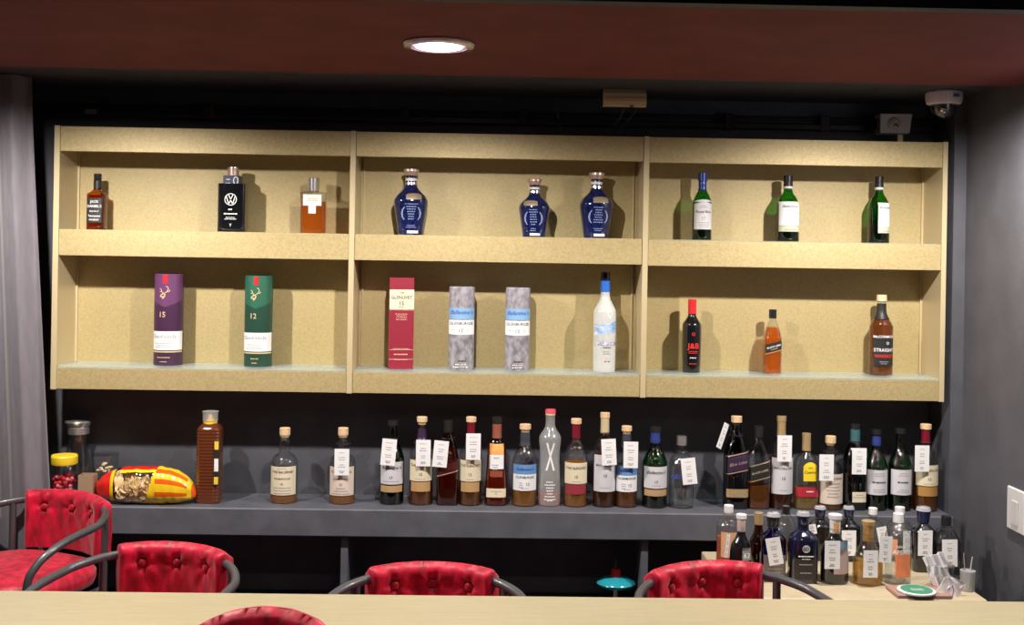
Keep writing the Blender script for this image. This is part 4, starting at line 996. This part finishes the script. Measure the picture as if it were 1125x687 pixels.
chair('red velvet tub chair behind the middle of the table between two posts', 476, 617, 3.11, -.03, .75)
chair('red velvet tub chair in front of the low bottle counter', 768, 617, 3.15, .27, .75)
chair('red chair on the near side of the table, only its rounded back top showing', 303, 671, 2.40, -.22, .797, arch=.045)

# ---------------------------------------------------------------- front table
TZ = .748
tb = thing('bar_table', 'long champagne gold topped table running across the foreground', 'table', (0, 2.64, 0))
m = MB().box(XL+.3, 1.66, -.165, .165, TZ-.03, TZ, b=.0015).build('tabletop', TABLE, tb)
for x in (-2.1, -.9, .35, 1.5):
    MB().box(x-.03, x+.03, -.03, .03, .02, TZ-.03, b=.003).build('leg', BLKC, tb)
    MB().box(x-.05, x+.05, -.15, .15, 0, .02, b=.003).build('foot', BLKC, tb)

# ---------------------------------------------------------------- curtain
m = MB(); cols = 120; rows = 24; fr = []; rings = []
xr_t, zt_ = at(27, 103, 3.87); xr_b = at(56, 640, 3.87)[0]; zt_ = 2.2
for k in range(rows+1):
    f = k/rows; z = 2.212-f*2.19; ring = []
    xr = xr_t+(xr_b-xr_t)*min(1, f*1.25)**1.1
    for side in (0, 1):
        rng = range(cols+1) if side == 0 else range(cols, -1, -1)
        for i in rng:
            u = i/cols; x = XL+.03+(xr-XL-.03)*u
            y = 3.892+.026*math.sin(u*46+.5*math.sin(f*3+u*5))+.010*math.sin(u*97+f*1.5)
            ring.append((x, y+(.0 if side == 0 else .003), z))
    rings.append(ring)
m.rings(rings)
cu = m.build('curtain', CURT, None, True, 80)
tag(cu, 'grey pleated floor-length curtain hanging beside the gold shelf unit', 'curtain')

# ---------------------------------------------------------------- ceiling and wall fittings
x, y_, z = DOWN[1][0], DOWN[1][1], 2.20
dl = thing('downlight', 'round recessed ceiling downlight glowing pinkish white in the maroon soffit', 'lamp', (x, y_, z))
m = MB(); seg = 40
m.rings([[(r*math.cos(t), r*math.sin(t), zz) for t in [2*PI*q/seg for q in range(seg)]] for r, zz in ((.100, 0), (.102, -.004), (.098, -.010), (.080, -.012), (.074, -.006), (.074, 0))])
m.build('trim_ring', pm('clear_trim', (.72, .62, .66), .15, coat=1), dl, True, 50)
em = pm('lit_diffuser', (1, .85, .92), .4, emis=12, ecol=(1, .78, .90))
em2 = pm('lit_diffuser_rim', (1, .7, .85), .4, emis=1.4, ecol=(1, .52, .80))
m = MB(); m.rings([[(r*math.cos(t), r*math.sin(t), zz) for t in [2*PI*q/seg for q in range(seg)]] for r, zz in ((.073, -.004), (.066, -.010), (.05, -.014), (.03, -.016), (.005, -.017))])
m.m = [1 if k < seg else 0 for k in range(len(m.f))]
m.build('diffuser', [em, em2], dl, True, 60)
spot('downlight_light', (x, y_, z-.036), POW_DOWN*.62, .016)
# ceiling-mounted fitting
Yf = 3.98
xa, xb = at(662, 108, Yf)[0], at(709, 108, Yf)[0]; z0 = at(685, 118, Yf)[1]
o = thing('emergency_light', 'small cream box fitting with wires on the black ceiling above the shelves', 'fitting', ((xa+xb)/2, Yf, z0))
hw = (xb-xa)/2; hh = 2.215-z0
m = MB(); m.rings([[(xx, -.03+.0, 0.004), (xx, -.034, hh*.3), (xx, -.030, hh*.75), (xx, -.02, hh), (xx, .03, hh), (xx, .03, 0), (xx, -.02, 0)] for xx in (-hw, -hw+.004, hw-.004, hw)])
m.build('cover', pm('cream_plastic', (.62, .47, .27), .5), o)
MB().box(-hw+.006, hw-.006, -.0355, -.033, hh*.42, hh*.50).build('cover_ridge', pm('tan_plastic', (.40, .28, .15), .5), o)
MB().box(-hw-.006, hw+.005, -.004, .034, -.001, hh, b=.001).build('back_plate', BLKC, o)
MB().box(.018, .03, -.034, -.02, -.004, .004).build('terminal', SILV, o)
for pts in ([(700, 117), (697, 124), (688, 134), (677, 147)], [(686, 118), (682, 128), (676, 137), (668, 146)]):
    m = MB(); P3 = []
    for k, (a, b) in enumerate(pts):
        Yk = Yf+.01+.05*k; u, v = at(a, b, Yk); P3.append((u-o.location.x, Yk-Yf, v-z0))
    m.tube(catmull(P3, 5), .0022, 6).build('wire', pm('grey_wire', (.16, .16, .18), .5), o, True)
m = MB(); P3 = []
for a, b in ((613, 104), (612, 118), (614, 132), (620, 145), (626, 150)):
    u, v = at(a, b, 4.17); P3.append((u, 4.17, v))
P3[0] = (P3[0][0], 4.17, 2.214)
cw = m.tube(catmull(P3, 5), .0035, 8).build('cable', pm('dark_grey_cable', (.09, .09, .1), .4), None, True)
tag(cw, 'dark loose cable curving down from the ceiling behind the shelf unit', 'cable')
# conduit
za = at(560, 134, 4.18)[1]
o = thing('conduit', 'black cable conduit running along the wall just above the gold shelves', 'conduit', (0, 4.18, za))
MB().box(-1.9, 1.66, -.018, .0195, -.012, .012, b=.004).build('trunking', pm('black_trunking', (.028, .028, .034), .35), o)
MB().tube([(-1.9, .005, .032), (1.66, .005, .032)], .007, 10).build('pipe', BLACK, o, True)
for px in (230, 445, 575, 800, 905):
    xx = at(px, 134, 4.18)[0]; MB().box(xx-.018, xx+.018, -.022, .0195, -.016, .045, b=.003).build('clamp', BLKC, o)
u, v = at(100, 123, 4.17)
o = MB().box(-.020, .024, -.012, .03, -.009, .010, b=.002).build('wall_clip', pm('beige_plastic', (.35, .30, .26), .5), None); o.location = (u, 4.17, v)
tag(o, 'tiny beige plastic clip on the black wall above the first shelf bay', 'clip')
# motion sensor on bracket
Ys = 4.09; u, v = at(981, 137, Ys)
o = thing('motion_sensor', 'small white box sensor with round lens on top of the shelf unit', 'sensor', (u, Ys, v))
m = MB(); hw, hh = .058, .035
m.rings([[(-hw, y2, -hh), (hw-.008, y2, -hh), (hw, y2, hh), (-hw, y2, hh)] for y2 in (.03, -.03, -.034)])
m.build('housing', pm('offwhite_plastic', (.50, .47, .47), .5), o)
m = MB(); m.rings([[(-.008+r*math.cos(t), -.034-d, .0+r*math.sin(t)) for t in [2*PI*q/24 for q in range(24)]] for r, d in ((.024, 0), (.022, .006), (.014, .011), (.003, .013))]); m.build('lens_dome', pm('lens_plastic', (.48, .45, .45), .3), o, True, 60)
m = MB(); m.rings([[(-.006+r*math.cos(t), -.0445-d, -.010+r*math.sin(t)) for t in [2*PI*q/18 for q in range(18)]] for r, d in ((.009, 0), (.009, .004), (.005, .005))]); m.build('lens', pm('grey_lens', (.12, .12, .12), .15, coat=1), o, True)
zz = CZ1-v
MB().box(.016, .036, -.008, .008, zz, -hh, b=.001).build('bracket', pm('brass_bracket', (.45, .38, .2), .4, .5), o)
MB().box(-hw-.008, -hw, -.02, .02, -.02, .02).build('side_clip', BLKC, o)
# dome camera
Yd = 3.88; u, _ = at(1037, 110, Yd)
o = thing('dome_camera', 'white security dome camera under the ceiling beside the wall corner', 'camera', (u, Yd, 2.215))
lathe('housing', [(.058, 0), (.062, -.004), (.062, -.028), (.058, -.042), (.046, -.047)][::-1], pm('pinkish_white_plastic', (.72, .62, .64), .4), o)
m = MB(); m.rings([[(.046*math.cos(a)*math.cos(t), .046*math.cos(a)*math.sin(t), -.046-.046*math.sin(a)) for t in [2*PI*q/28 for q in range(28)]] for a in (1.5, 1.2, .9, .6, .3, 0)]); m.build('dome_cover', glass('smoked_dome', (.35, .35, .37), (.08, .08, .09), refl=1.3), o, True, 70)
m = MB(); m.rings([[(-.008+r*math.cos(t), -.03-d*.8, -.060+r*math.sin(t)) for t in [2*PI*q/20 for q in range(20)]] for r, d in ((.020, -.02), (.020, .0), (.014, .006), (.012, .001))]); m.build('lens_ring', SILV, o, True)
lathe('camera_module', [(.028, -.078), (.030, -.06), (.030, -.048)], pm('grey_module', (.16, .16, .16), .4), o)
MB().box(.008, .028, -.0645, -.060, -.026, -.015).build('badge', pm('blue_badge', (.08, .10, .25), .4), o)
# wall switch
Yw = 3.565
zc = at(1118, 561, Yw)[1]
o = thing('wall_switch', 'white rocker wall switch on the slate grey side wall', 'switch', (XR, Yw, zc))
MB().box(-.010, 0, -.060, .060, -.070, .070, b=.004).build('plate', pm('switch_white', (.62, .62, .64), .4), o)
MB().box(-.014, -.010, -.022, .022, -.048, .030, b=.0015).build('rocker', pm('switch_rocker', (.56, .56, .58), .35), o)
